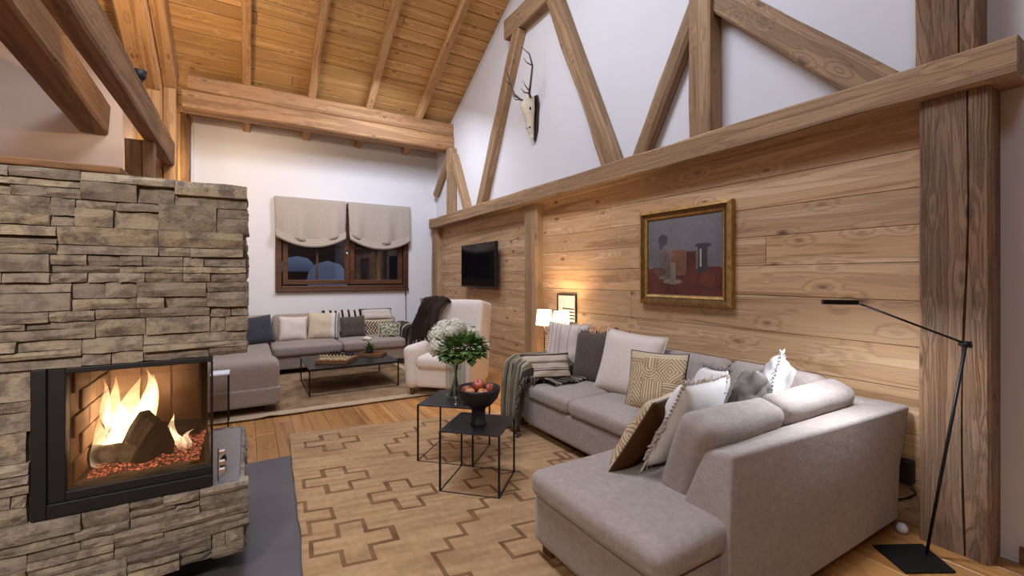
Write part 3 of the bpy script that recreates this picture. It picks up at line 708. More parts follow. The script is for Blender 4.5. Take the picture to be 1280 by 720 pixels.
for i in range(n + 1):
    for j in range(n + 1):
        a, b = i / n, j / n; xx = -.62 + a * .42; yy = 2.64 + b * .5
        v.append((xx, yy, .603 + (.045 * (1 - (a * 2 - 1) ** 4) * (1 - (b * 2 - 1) ** 4)) * (.6 + .8 * abs(mnoise.noise(Vector((xx * 26, yy * 26, 0)))))))
for i in range(n):
    for j in range(n): k = i * (n + 1) + j; f.append((k, k + n + 1, k + n + 2, k + 1))
o = mesh('ember_bed', v, f, 'embers'); tag(o, 'glowing bed of embers under the logs', 'embers'); o['kind'] = 'stuff'
fi = thing('fire', 'bright yellow flames around the charred log', 'fire', (-.45, 2.8, .62))
def tongue(x, y, z, hgt, r, lean, seed):
    n, k = 12, 10; pts = []; rs_ = []
    for i in range(n + 1):
        t = i / n; pts.append((x + lean * t * hgt + .03 * math.sin(t * 4 + seed) * t, y + .02 * math.cos(t * 5 + seed) * t, z + t * hgt)); rs_.append(max(.001, r * (math.sin(math.pi * min(1, t * .9 + .12)) ** .8) * (1 - .75 * t)))
    vv, ff = tubegeo(pts, rs_, k); c = (x, y, z)
    o = mesh('flame', [(p_[0] - c[0], p_[1] - c[1], p_[2] - c[2]) for p_ in vv], ff, 'flame', fi, True, (c[0] + .45, c[1] - 2.8, c[2] - .62))
for a in ((-.590, 2.74, .625, .22, .055, .14, 1), (-.555, 2.76, .63, .14, .06, .3, 2), (-.51, 2.88, .64, .36, .085, .10, 3), (-.545, 2.90, .68, .33, .05, -.12, 4), (-.46, 2.92, .70, .30, .065, .12, 5), (-.55, 2.86, .64, .26, .06, .1, 6), (-.50, 2.72, .640, .08, .055, .5, 7), (-.275, 2.76, .63, .13, .028, -.25, 8), (-.255, 2.78, .63, .09, .026, .1, 9), (-.30, 2.84, .64, .16, .026, -.3, 10), (-.59, 2.92, .76, .24, .028, -.15, 11), (-.45, 2.96, .78, .24, .045, .05, 12), (-.50, 2.95, .62, .26, .10, .0, 13)): tongue(*a)
point('fire_glow', (-.46, 2.70, .80), .7, (1, .55, .22), .09)

# ================================================================== RUGS
def rug(name, label, fn, nu, nv, cols, thick=.012):
    o = sheet(name, fn, nu, nv, 'vrug', None, cols, 0)
    s = o.modifiers.new('thickness', 'SOLIDIFY'); s.thickness = thick; s.offset = -1
    tag(o, label, 'rug'); return o
JB, JD, JL = lin('a9845e'), lin('6c4b34'), lin('ba9770')
def inplus(p, q, c): a, b = abs(p - c[0]), abs(q - c[1]); return (a < .21 and b < .072) or (a < .072 and b < .21) or (a < .105 and b < .105 and False)
def india(p, q, c): return int(abs(p - c[0]) / .115) + int(abs(q - c[1]) / .115) < 5
PL = [(.33, .36), (.27, 1.17), (-.02, 1.66), (.26, 2.02), (.64, 1.56), (.0, .78), (.64, 2.44), (-.02, 2.5), (.27, 2.86), (2.05, .4), (2.0, 1.5), (1.28, 1.58), (1.30, .70), (1.18, 2.40), (.9, 3.2), (2.1, 2.4), (1.7, 3.1)]
PL.remove((.0, .78)); PL.remove((.64, 2.44))
DI = [(1.30, .70), (1.18, 2.40), (2.45, 1.55)]
def rugcol(p, q):
    e = .0135
    for fnc, cs in ((inplus, PL), (india, DI)):
        for c in cs:
            if abs(p - c[0]) < .7 and abs(q - c[1]) < .7:
                k = [fnc(p + a, q + b, c) for a, b in ((0, 0), (e, 0), (-e, 0), (0, e), (0, -e), (e, e), (-e, -e), (e, -e), (-e, e))]
                if any(k) and not all(k):
                    t = .75 + .4 * mnoise.noise(Vector((p * 9, q * 9, 2))); return tuple(JD[i] * t + JB[i] * (1 - t) for i in range(3))
    t = .5 + .9 * mnoise.noise(Vector((p * 2.2, q * 22, 5))) + .4 * mnoise.noise(Vector((p * 30, q * 30, 1)))
    t = max(0, min(1, t)); return tuple(JB[i] * (1 - t) * .92 + JL[i] * t for i in range(3))
RP, RQ = 2.1, 3.5
def rugpt(u, v):
    p, q = u * RP, v * RQ; wv = .012 * mnoise.noise(Vector((q * 3, 0, 1))) * (1 - u) + .01 * mnoise.noise(Vector((p * 3, 4, 1))) * (1 - v)
    return (.345 + p - q * .045 + wv, 4.63 - .19 * p - q + wv, .016)
rug('jute_rug', 'large jute rug with brown outlined crosses under the nesting tables', rugpt, 176, 280, lambda u, v: rugcol(u * RP, v * RQ))
def frc(u, v):
    x, y = u * 2.6, v * 2.4; cell = (math.floor(x / .62), math.floor(y / .55)); rr = random.Random(cell[0] * 31 + cell[1]); t = rr.random()
    a, b = lin('a98a68'), lin('6f5239'); n1 = mnoise.noise(Vector((x * 5, y * 5, 0))) + .6 * mnoise.noise(Vector((x * 17, y * 17, 3)))
    t = max(0, min(1, t * .8 + n1 * .5))
    if u < .035 or u > .965 or v > .94: return lin('c4ab8c')
    return tuple(a[i] * (1 - t) + b[i] * t for i in range(3))
def frp(u, v):
    return (-.5 + u * 2.75, 7.75 - v * 2.4 + .015 * mnoise.noise(Vector((u * 8, 0, 0))) - .05 * u, .014 + .02 * max(0, .04 - abs(u - .26)) * 12 * (v > .96))
rug('vintage_rug', 'faded beige and brown patchwork rug under the far coffee table', frp, 130, 120, frc)

# ================================================================== NEAR CORNER SOFA
sf = thing('corner_sofa', 'grey beige linen corner sofa against the boarded wall', 'sofa')
SB, ST = .10, .35                                     # underside and seam height
softobj('base', 1.12, 1.82, ST - SB, 'sofa', sf, (2.85, 2.68, (SB + ST) / 2), r=.03, n=10)
softobj('base', 2.05, .85, ST - SB, 'sofa', sf, (1.31 + 1.025, 1.53, (SB + ST) / 2), r=.03, n=10)
softobj('seat_cushion', .90, .60, .135, 'sofa', sf, (2.72, 3.19, .415), r=.05, n=14, crown=.02, wob=.004, seed=1)
softobj('seat_cushion', .90, .95, .135, 'sofa', sf, (2.72, 2.42, .415), r=.05, n=14, crown=.025, wob=.004, seed=2)
softobj('seat_cushion', 1.42, .865, .135, 'sofa', sf, (1.99, 1.522, .415), r=.05, n=18, crown=.022, wob=.004, seed=3)
softobj('seat_cushion', .50, .60, .13, 'sofa', sf, (2.93, 1.66, .412), r=.05, n=10)
# rear back panel (towards the camera) and wall side back panel
def backpanel(name, pts0, pts1):
    v = pts0 + pts1; n = len(pts0); f = [tuple(range(n))[::-1], tuple(range(n, 2 * n))] + [(i, (i + 1) % n, n + (i + 1) % n, n + i) for i in range(n)]
    o = mesh(name, v, f, 'sofa', sf); bm = bmesh.new(); bm.from_mesh(o.data); bmesh.ops.recalc_face_normals(bm, faces=bm.faces); bm.to_mesh(o.data); bm.free()
    addbevel(o, .022, 4); o.data.polygons.foreach_set('use_smooth', [True] * len(o.data.polygons)); return o
backpanel('back_panel', [(1.64, 1.055, SB - .02), (1.64, 1.32, SB - .02), (1.67, 1.31, .46), (1.74, 1.235, .735), (1.74, 1.10, .755), (1.65, 1.06, .40)],
          [(3.27, 1.035, SB - .02), (3.27, 1.30, SB - .02), (3.30, 1.29, .46), (3.40, 1.20, .735), (3.40, 1.02, .735), (3.30, 1.035, .40)])
backpanel('back_panel', [(3.12, 1.10, SB), (3.27, 1.10, SB), (3.30, 1.10, .40), (3.40, 1.10, .73), (3.24, 1.10, .74), (3.12, 1.10, .45)],
          [(3.12, 3.60, SB), (3.27, 3.60, SB), (3.30, 3.60, .40), (3.40, 3.60, .73), (3.24, 3.60, .74), (3.12, 3.60, .45)])
for y0, y1, s in ((2.72, 3.46, 1), (1.98, 2.70, 2), (1.34, 1.96, 3)):
    softobj('back_cushion', y1 - y0, .44, .19, 'sofa', sf, (3.08, (y0 + y1) / 2, .665), (R(90 - 14), 0, R(-90)), r=.07, n=14, crown=.025, wob=.006, seed=s)
for x0, x1, s in ((1.72, 2.375, 4), (2.385, 3.17, 5)):
    softobj('back_cushion', x1 - x0, .43, .18, 'sofa', sf, ((x0 + x1) / 2, 1.335, .652), (R(90 - 20), 0, R(180)), r=.06, n=18, crown=.018, wob=.007, seed=s)
softobj('arm', .98, .24, .58, 'sofa', sf, (2.80, 3.70, .39), r=.06, n=10)
for (a, b) in ((1.40, 1.90), (1.42, 1.16), (3.1, 1.16), (2.38, 3.72), (3.15, 3.72)):
    box('foot', a - .04, a + .04, b - .04, b + .04, .017 if b > 1.2 or a < 2 else 0, SB + .01, 'footwood', sf, .006)
t = thing('furniture_stop', 'small white round furniture stop beside the sofa corner', 'stop', (3.30, 1.03, 0)); MB().lathe([(.012, .0), (.028, .006), (.03, .03), (.018, .05), (.002, .055)], 14).build('ball', 'white_lacq', t, True)

# ---- cushions on it
MUST, MUSTL, MUSTD = lin('a3845f'), lin('d0c0a4'), lin('6f5327')
def geo(u, v):
    """mustard maze print: nested arcs, bars and diamonds"""
    def st(d, k=11): return (d * k * 1.3) % 1 < .45
    if v > .5:
        if u < .28: hit = st(v, 16) if v > .8 else st(math.hypot(u - .0, (v - .65)), 17)
        elif u < .55: hit = st(abs(u - .41), 16) if v > .72 else st(math.hypot(u - .41, v - .72), 16)
        else: hit = st(abs(u - .78) + abs(v - .68), 13)
        if v > .9: hit = st(v, 22)
    else:
        if u < .3: hit = st(abs(u - .15) + v * .8, 13)
        elif u < .68: hit = st(u, 17) if v > .16 else st(abs(u - .49) - v, 14)
        else: hit = st(math.hypot(u - .84, v - .1), 16) if v < .32 else st(v, 18)
    return MUSTL if hit else MUST
def stripes(bg, dk, where):
    return lambda u, v: dk if any(abs(v - c) < w for c, w in where) else bg
CRM, GRYD = lin('cbb9a6'), lin('4b3f37')
pillow('patterned_cushion', 'mustard maze print cushion standing on the long sofa seat', .46, .46, .13, (2.68, 2.31, .70), 197, 20, 2, print_=geo, back=lin('8a6a3c'), n=84, piping='black', seed=1)
pillow('cream_cushion', 'big plain cream cushion with flanged edge behind the mustard print', .62, .58, .17, (2.88, 2.78, .73), 190, 18, -3, 'cream', seed=2, piping='cream')
pillow('dark_cushion', 'large dark grey fringed cushion behind the big cream cushion', .60, .52, .17, (2.92, 3.22, .71), 190, 16, 3, 'darkcush', seed=3, fringe='darkcush')
pillow('pale_striped_cushion', 'pale cushion with upright stripes leaning below the table lamps', .44, .44, .13, (2.86, 3.63, .80), 215, 14, -3, print_=lambda u, v: lin('b79f92') if (u * 9) % 1 < .16 else lin('d6c8be'), n=40, seed=4, fringe='cream')
pillow('lumbar_cushion', 'long cream lumbar cushion with dark stripes on the sofa arm end', .50, .27, .12, (2.50, 3.50, .625), 252, 24, 0, print_=stripes(CRM, GRYD, ((.34, .02), (.40, .012), (.62, .02), (.68, .012), (.95, .05), (.05, .05))), n=48, seed=5)
pillow('patterned_cushion', 'mustard maze print cushion with brown back lying against the fringed white cushion', .45, .45, .14, (1.86, 1.66, .675), 108, 30, 4, print_=geo, back=lin('4d3016'), n=84, piping='browncush', seed=6)
pillow('white_cushion', 'white fringed cushion between mustard print and sofa back', .52, .50, .15, (2.03, 1.545, .735), 100, 24, 4, 'whitecush', seed=7, fringe='cream')
pillow('white_cushion', 'small white cushion with grey edge behind the silver silk one', .46, .44, .14, (2.55, 1.80, .70), 140, 20, 8, 'whitecush', seed=8, fringe='silk')
pillow('silk_cushion', 'crumpled silver grey silk cushion in the sofa corner', .44, .44, .17, (2.68, 1.60, .70), 118, 14, 14, 'silk', seed=9, dent=.05, n=36, wrinkle=.03)
pillow('white_cushion', 'white cushion with knotted corner tassels at the corner back', .46, .46, .16, (2.99, 1.60, .735), 110, 12, 20, 'whitecush', seed=10, dent=.05, n=30, wrinkle=.018, fringe='whitecush')

# ---- woven throw over the far arm
t = thing('woven_throw', 'grey green striped woven throw draped over the sofa arm', 'throw')
pth = [(3.05, 0, .70), (2.34, 0, .705), (2.25, 0, .66), (2.215, 0, .5), (2.20, 0, .28), (2.20, 0, .05)]
TC = [lin('3d3a33'), lin('6b6455'), lin('b0a48c'), lin('2b2925'), lin('86795f')]
def thr(u, v):
    p_ = polyline(pth, v); y = 3.50 + u * .44; front = max(0, min(1, (v - .42) / .3))
    fold = math.sin(u * 17 + v * 2) * .022 + math.sin(u * 31 + 1) * .010
    ed = max(0, abs(u - .5) - .30) / .2
    z = p_.z - (1 - front) * (.19 * ed * ed) + .006 * math.sin(u * 40)
    x = p_.x - front * (.02 + fold) ; y = 3.70 + (y - 3.72) * (1 - .25 * front * v) - .05 * front
    return (x, y, max(.03, z))
def thc(u, v):
    k = u * 15; i = int(k); f_ = k - i
    if i % 5 == 2: return TC[2] if f_ < .6 else TC[3]
    if i % 5 == 4: return TC[2] if (f_ * 3) % 1 < .5 else TC[0]
    return TC[(i * 3) % 2] if f_ < .8 else TC[4]
sheet('cloth', thr, 90, 40, 'vcol', t, thc, .012)
mb = MB(); rt = random.Random(9)
for k in range(46):
    q = thr(0.0 if k < 34 else 1.0, min(1, (k % 34) / 33)); d = (-.03 + rt.uniform(-.03, .02), -.035 + rt.uniform(-.03, .01), -.035 + rt.uniform(-.03, .02))
    mb.tube([q, (q[0] + d[0] * .5, q[1] + d[1] * .6, q[2] + d[2] * .3), (q[0] + d[0], q[1] + d[1], max(.02, q[2] + d[2]))], [.009, .011, .008], 6)
o = mb.build('tassels', 'darkcush', t, True); o['kind'] = 'stuff'
# second fold lying on the seat
def thr2(u, v):
    return (2.42 + v * .62, 3.44 - u * .20 + .015 * math.sin(v * 14), .522 + .010 * math.sin(v * 19 + u * 3) - u * .004)
sheet('cloth_end', thr2, 14, 40, 'vcol', t, lambda u, v: TC[3] if (v * 13) % 1 < .45 else TC[2] if (v * 13) % 1 < .7 else TC[1], .014)

# ================================================================== NESTING TABLES with vase and bowl
def cube_table(label, c, s, hgt, rz):
    t = thing('nesting_table', label, 'table', (c[0], c[1], .017), R(rz), 'nesting tables on the jute rug'); r = .0065; h = s / 2; H = hgt - .017
    box('table_top', -h, h, -h, h, H - .010, H, 'table_black', t, .002)
    for a in (-1, 1):
        for b in (-1, 1): box('leg', a * (h - r) - r, a * (h - r) + r, b * (h - r) - r, b * (h - r) + r, 0, H - .010, 'black', t, .001, 1)
    for a in (-1, 1):
        box('base_rail', -h + 2 * r, h - 2 * r, a * (h - r) - r, a * (h - r) + r, 0, 2 * r, 'black', t, .001, 1); box('base_rail', a * (h - r) - r, a * (h - r) + r, -h + 2 * r, h - 2 * r, 0, 2 * r, 'black', t, .001, 1)
    return t
cube_table('taller black metal nesting table carrying the glass vase', (1.505, 3.415), .475, .48, 45.5)
cube_table('lower black metal nesting table carrying the footed bowl', (1.44, 2.85), .435, .445, 45)
bw = thing('footed_bowl', 'black footed bowl full of fruit on the lower nesting table', 'bowl', (1.435, 2.845, .445))
MB().lathe([(.058, 0), (.060, .006), (.050, .02), (.050, .10), (.056, .118), (.10, .145), (.14, .19), (.157, .245), (.158, .262), (.150, .262), (.135, .20), (.09, .158), (.002, .148)], 36).build('bowl_body', 'bowl', bw, True)
ra = random.Random(8)
apple = [(.003, .006), (.018, .0), (.034, .012), (.042, .036), (.036, .060), (.020, .069), (.006, .062), (.001, .060)]
FL_ = ['rosy apple in the footed bowl nearest the armchair', 'orange red apple at the front of the footed bowl', 'red apple at the right rim of the footed bowl', 'pale orange fruit at the left of the footed bowl', 'yellowish fruit on top at the back of the bowl', 'reddish fruit on top in the middle of the bowl', 'orange fruit low between the others in the bowl']
for k, (a, b, z, s, m_) in enumerate(((-.07, .04, .175, 1, 'fruit_red'), (-.02, -.075, .175, 1.0, 'fruit_or'), (.085, -.02, .18, 1.05, 'fruit_red'), (-.085, -.03, .178, .95, 'fruit_or'), (.04, .075, .185, 1, 'fruit_or'), (.0, .0, .225, 1.05, 'fruit_red'), (.05, .01, .222, .9, 'fruit_or'))):
    v, f = lathegeo(apple, 16); q = thing('fruit', FL_[k], 'fruit', (1.435 + a, 2.845 + b, .470 + z), 0, 'fruit in the footed bowl'); q.rotation_euler = (ra.uniform(-.5, .5), ra.uniform(-.5, .5), ra.random() * 6)
    mesh('flesh', [(p_[0] * s, p_[1] * s, p_[2] * s) for p_ in v], f, m_, q, True); MB().tube([(0, 0, .058 * s), (.003, 0, .075 * s)], .0018, 5).build('stalk', 'footwood', q)
vs = thing('glass_vase', 'clear glass vase on the taller nesting table', 'vase', (1.51, 3.42, .48))
MB().lathe([(.075, 0), (.080, .004), (.086, .10), (.088, .30), (.092, .315), (.088, .316), (.083, .30), (.081, .10), (.074, .014), (.002, .012)], 32).build('glass_body', 'vaseglass', vs, True)
bq = thing('flower_bouquet', 'bouquet of white hydrangeas and green leaves in the glass vase', 'flowers', (1.51, 3.42, .50)); rb_ = random.Random(12)
def stemobj(p1):
    a = rb_.uniform(0, 6.28); MB().tube([(-p1[0] * .25 + .02 * math.cos(a), -p1[1] * .25 + .02 * math.sin(a), .005), (p1[0] * .12, p1[1] * .12, .26), (p1[0] * .6, p1[1] * .6, p1[2] * .8), p1], .0045, 6).build('stem', 'stem', bq, True)
def bloom(c, r):
    mb = MB(); n = int(90 * r / .075)
    for k in range(n):                                    # florets over a ball
        ph = math.acos(1 - 1.75 * (k + .5) / n); th = k * 2.39996; d = Vector((math.sin(ph) * math.cos(th), math.sin(ph) * math.sin(th), math.cos(ph)))
        p_ = d * r * rb_.uniform(.85, 1.08); a = d.cross(Vector((.3, .2, 1))).normalized(); b = d.cross(a); s = r * .22
        ct = len(mb.v); mb.v.append(tuple(p_)); tw = rb_.random() * 3
        for q in range(4):
            w = tw + q * math.pi / 2
            pt = [p_ + (a * math.cos(w + e) + b * math.sin(w + e)) * s * m_ + d * s * .25 for e, m_ in ((-.55, .75), (0, 1.05), (.55, .75))]
            i0 = len(mb.v); mb.v += [tuple(x_) for x_ in pt]; mb.f.append((ct, i0, i0 + 1, i0 + 2))
    v, f = lathegeo([(.01, -.8 * r), (.6 * r, -.5 * r), (.82 * r, 0), (.6 * r, .55 * r), (.01, .82 * r)], 12); mb.add(v, f)
    mb.build('bloom', 'petal', bq, False, c)
for c, r in (((-.13, .06, .50), .085), ((-.17, -.02, .42), .075), ((-.06, .12, .55), .08), ((.03, .04, .57), .08), ((.12, .10, .53), .075), ((.15, -.02, .50), .065), ((-.07, -.05, .54), .065), ((.19, .04, .44), .06)):
    stemobj((c[0], c[1], c[2] - r * .7)); bloom(c, r)
mb = MB()
for k in range(560):
    ph = rb_.uniform(.4, 2.1); th = rb_.uniform(0, 6.28); d = Vector((math.sin(ph) * math.cos(th), math.sin(ph) * math.sin(th), math.cos(ph)))
    c = Vector((.02, -.08, .40)) + Vector((d.x * .19, d.y * .17, d.z * .115)) * rb_.uniform(.55, 1.08)
    out = (d + Vector((rb_.uniform(-.5, .5), rb_.uniform(-.5, .5), rb_.uniform(-.6, .2)))).normalized(); sd = out.cross(Vector((0, 0, 1))).normalized(); nn = sd.cross(out); L = rb_.uniform(.045, .075); wd = L * .55
    mb.add([c, c + out * L * .4 + sd * wd + nn * .008, c + out * L, c + out * L * .4 - sd * wd + nn * .008, c + out * L * .45 - nn * .004], [(0, 4, 1), (1, 4, 2), (2, 4, 3), (3, 4, 0)])
o = mb.build('leaves', 'leaf', bq, False); o['kind'] = 'stuff'
for k in range(7): a = rb_.uniform(0, 6.28); stemobj((.12 * math.cos(a), .12 * math.sin(a), .40))
# little silver ornaments beside the vase
t = thing('silver_ornament', 'small silver ornament standing beside the glass vase', 'ornament', (1.43, 3.24, .48)); MB().lathe([(.016, 0), (.016, .006), (.005, .012), (.012, .03), (.006, .045), (.010, .058), (.001, .07)], 14).build('figure', 'chrome', t, True)
t = thing('silver_ornament', 'second low silver ornament right of the first by the vase', 'ornament', (1.50, 3.21, .48)); MB().lathe([(.014, 0), (.02, .008), (.02, .022), (.012, .032), (.001, .036)], 14).build('figure', 'chrome', t, True)

# ================================================================== FLOOR LAMP
t = thing('floor_lamp', 'slim black reading lamp leaning over the corner sofa', 'lamp')
prism('base_plate', [(2.985, 1.06), (2.85, .875), (3.075, .745), (3.235, .92)], 0, .012, 'z', 'black', t, .002)
J = (3.10, .715, 1.165)
MB().tube([(3.135, .875, .01), J], .0075, 10).build('stem', 'black', t, True)
E1 = (2.75, 1.03, 1.36); MB().tube([J, E1], .0055, 10).build('arm', 'black', t, True)
mb = MB(); mb.tube([(3.10, .695, 1.165), (3.10, .74, 1.165)], .014, 12); mb.tube([J, (3.115, .70, 1.152)], .011, 10); mb.build('joint', 'black', t, True)
hx = [(2.745, 1.04, 1.368), (2.635, 1.155, 1.368)]
h_ = beam('lamp_head', hx[0], hx[1], .034, .024, 'black', t, rough=0); l_ = beam('led', (2.735, 1.05, 1.3573), (2.645, 1.145, 1.3573), .022, .003, 'led', t, rough=0)
MB().tube([E1, hx[0]], .005, 8).build('pivot', 'chrome', t, True)
ll = area('reading_light', (2.69, 1.10, 1.35), (2.69, 1.10, 0), .1, 12, (.84, .90, 1)); 
t = thing('power_adapter', 'black box with a cable on the floor between sofa and post', 'box', (3.412, 1.10, 0)); box('case', -.03, .03, -.09, .09, .26, .40, 'blackmat', t, .008)
MB().tube([(-.02, -.08, .27), (-.03, -.11, .22), (-.02, -.06, .17), (-.03, .06, .10), (-.03, .09, .01)], .006, 8).build('cable', 'cable', t, True)

# ================================================================== ON THE RIGHT WALL
tv = thing('television', 'flat black television mounted on the boarded wall', 'television', (3.33, 6.61, 1.70))
box('casing', -.025, .03, -.63, .63, -.365, .365, 'blackmat', tv, .006); box('screen', -.028, -.024, -.61, .61, -.345, .35, 'tvglass', tv, .001); box('bracket', .03, .115, -.2, .2, -.2, .2, 'black', tv, .004)
pc = thing('painting', 'gilt framed dark still life painting above the corner sofa', 'painting', (3.445, 2.64, 1.695))
HWp, HHp = .49, .45
def fring(name, o0, o1, d0, d1, mat):
    mb = MB()
    a = [(-HWp + o0, -HHp + o0), (HWp - o0, -HHp + o0), (HWp - o0, HHp - o0), (-HWp + o0, HHp - o0)]; b = [(-HWp + o1, -HHp + o1), (HWp - o1, -HHp + o1), (HWp - o1, HHp - o1), (-HWp + o1, HHp - o1)]
    v = [(-d0, *p_) for p_ in a] + [(-d1, *p_) for p_ in b] + [(0, *p_) for p_ in a] + [(0, *p_) for p_ in b]
    f = []
    for i in range(4): j = (i + 1) % 4; f += [(i, j, 4 + j, 4 + i), (8 + i, 8 + j, j, i), (4 + i, 4 + j, 12 + j, 12 + i)]
    o = mesh(name, v, f, mat, pc); bm = bmesh.new(); bm.from_mesh(o.data); bmesh.ops.recalc_face_normals(bm, faces=bm.faces); bm.to_mesh(o.data); bm.free(); return o
fring('outer_moulding', 0, .03, .055, .070, 'gold'); fring('middle_moulding', .03, .065, .058, .045, 'gold_dark'); fring('inner_moulding', .065, .085, .052, .040, 'gold'); fring('slip', .085, .10, .034, .026, 'gold_dark')
def still(u, v):
    """u 0..1 left to right as seen, v 0..1 bottom to top"""
    g = lin('6e6a6c'); nz = mnoise.noise(Vector((u * 4, v * 4, 0))) * .5 + mnoise.noise(Vector((u * 13, v * 13, 4))) * .25
    c = [x_ * (.75 + .35 * v + nz * .35 + .25 * max(0, 1 - math.hypot(u - .55, v - .8) * 2)) for x_ in g]
    if v < .33 + .03 * math.sin(u * 9): c = [x_ * (1 + nz * .8) for x_ in lin('5c3029')]
    def blob(cx, cy, rx, ry): return ((u - cx) / rx) ** 2 + ((v - cy) / ry) ** 2 < 1
    if .17 < u < .33 and .2 < v < .62 - .8 * abs(u - .25): c = [x_ * (1 + nz) for x_ in lin('6b5d58')]
    if blob(.22, .72, .07, .08) or blob(.19, .64, .03, .05): c = [x_ * (1 + nz) for x_ in lin('4c464b')]
    if .34 < u < .54 and .25 < v < .58: c = [x_ * (1 + nz) for x_ in lin('74503a')]
    if .55 < u < .68 and .25 < v < .55: c = [x_ * (1 + nz) for x_ in lin('5b2f26')]
    if .70 < u < .82 and .28 < v < .60 or blob(.77, .62, .10, .03): c = [x_ * (1 + nz) for x_ in lin('3d3a3e')]
    if .73 < u < .75 and .35 < v < .58: c = list(lin('a79d8c'))
    if .33 < u < .41 and .15 < v < .42: c = [x_ * (1 + nz) for x_ in lin('8d7a66')]
    if blob(.17, .30, .09, .06): c = [x_ * (1 + nz) for x_ in lin('5a4436')]
    if blob(.36, .17, .13, .035): c = [x_ * (1 + nz) for x_ in lin('8a7868')]
    if blob(.82, .2, .10, .10): c = [x_ * (1 + nz) for x_ in lin('6b3a2c')]
    return tuple(max(.004, min(1, x_)) for x_ in c)
o = sheet('canvas', lambda u, v: (-.030, HWp - .095 - u * (2 * HWp - .19), -HHp + .095 + v * (2 * HHp - .19)), 84, 76, 'vpaint', pc, still, 0)
# deer skull with antlers
dk = thing('antler_trophy', 'deer skull with two antlers on a dark plaque high on the white wall', 'trophy', (3.47, 5.10, 3.75))
prism('plaque', [(-.06, .28), (.06, .28), (.09, .15), (.06, -.2), (.0, -.36), (-.06, -.2), (-.09, .15)], -.03, 0, 'x', 'plaque', dk, .008)
sk = MB()
prof = [(.26, .05, .03), (.22, .085, .075), (.14, .10, .10), (.05, .095, .09), (-.04, .065, .07), (-.15, .045, .055), (-.26, .035, .04), (-.31, .015, .02)]; k = 12; v = []; f = []
for z, a, b in prof:
    for q in range(k): th = 2 * math.pi * q / k; v.append((-.04 - b + b * math.cos(th) * 1.0, a * math.sin(th), z))
for i in range(len(prof) - 1):
    for q in range(k): f.append((i * k + q, i * k + (q + 1) % k, (i + 1) * k + (q + 1) % k, (i + 1) * k + q))
f.append(tuple(range(k))); f.append(tuple(range((len(prof) - 1) * k, len(prof) * k))[::-1])
sko = mesh('skull', v, f, 'bone', dk, True)
for s in (-1, 1):
    vv, ff = lathegeo([(.002, -.01), (.024, -.006), (.026, .006), (.002, .012)], 10); mesh('eye_socket', vv, ff, 'blackmat', sko, True, (-.145, s * .082, .06), (R(90), 0, 0))
    vv, ff = lathegeo([(.002, -.01), (.014, -.006), (.014, .006), (.002, .012)], 10); mesh('nasal_hole', vv, ff, 'blackmat', sko, True, (-.125, s * .03, -.18), (0, R(90), 0))
def antler(s, g=1.0):
    mb = MB(); b = Vector((-.12, s * .05, .20))
    main = [b, b + Vector((-.10, s * .10, .06)), b + Vector((-.17, s * .26, .22)), b + Vector((-.20, s * .36, .46)), b + Vector((-.27, s * .36, .66)), b + Vector((-.40, s * .28, .80))]
    mb.tube(main, [.028, .024, .021, .018, .014, .005], 8)
    mb.tube([main[1], main[1] + Vector((-.12, s * .02, -.02)), main[1] + Vector((-.22, s * .02, .05))], [.016, .012, .003], 7)
    mb.tube([main[1] + Vector((-.02, s * .03, .03)), main[1] + Vector((-.14, s * .08, .08)), main[1] + Vector((-.20, s * .08, .16))], [.014, .010, .003], 7)
    mb.tube([main[3], main[3] + Vector((-.12, s * -.02, .04)), main[3] + Vector((-.19, s * -.02, .11))], [.013, .010, .003], 7)
    mb.v = [tuple(b + (Vector(q) - b) * g) for q in mb.v]; mb.build('antler', 'antler', dk, True)
antler(-1, .70); antler(1, .62)
# end table, twin lamps, small print
et = thing('end_table', 'low wooden end table behind the sofa arm under the lamps', 'table', (3.20, 4.28, 0))
box('table_top', -.22, .22, -.36, .36, .50, .53, 'timber_darkY', et, .004)
for a in (-1, 1):
    for b in (-1, 1): box('leg', a * .19 - .02, a * .19 + .02, b * .32 - .02, b * .32 + .02, 0, .50, 'timber_darkZ', et, .003)
def tlamp(y, x, label):
    l_ = thing('table_lamp', label, 'lamp', (x, y, .53), 0, 'twin table lamps')
    MB().lathe([(.06, 0), (.06, .012), (.02, .02)], 20).build('base', 'black', l_, True); MB().tube([(0, 0, .015), (0, 0, .46)], .008, 10).build('stem', 'black', l_, True)
    n = 28; v = []; f = []
    for r, z in ((.105, .38), (.088, .565)):
        for q in range(n): v.append((r * math.cos(2 * math.pi * q / n), r * math.sin(2 * math.pi * q / n), z))
    for q in range(n): f.append((q, (q + 1) % n, n + (q + 1) % n, n + q))
    o = mesh('shade', v, f, 'lampshade', l_, True); s = o.modifiers.new('thickness', 'SOLIDIFY'); s.thickness = .003
    p_ = point('lamp_bulb', (0, 0, .47), 22, (1, .74, .45), .03); p_.parent = l_
tlamp(4.46, 3.16, 'lit white table lamp nearer the timber post'); tlamp(4.17, 3.20, 'lit white table lamp nearer the small print')
pf = thing('small_print', 'small dark framed print on the wall beside the lamps', 'picture', (3.435, 4.36, 1.11))
mb = MB(); mb.box(-.015, 0, -.19, -.17, -.18, .18); mb.box(-.015, 0, .17, .19, -.18, .18); mb.box(-.015, 0, -.17, .17, -.18, -.16); mb.box(-.015, 0, -.17, .17, .16, .18); mb.build('frame', 'blackmat', pf)
box('paper', -.006, 0, -.17, .17, -.16, .16, 'paper', pf, 0)
for k in range(4): box('printed_bar', -.008, -.005, -.15, .08, -.13 + k * .04, -.115 + k * .04, 'greycush', pf, 0)

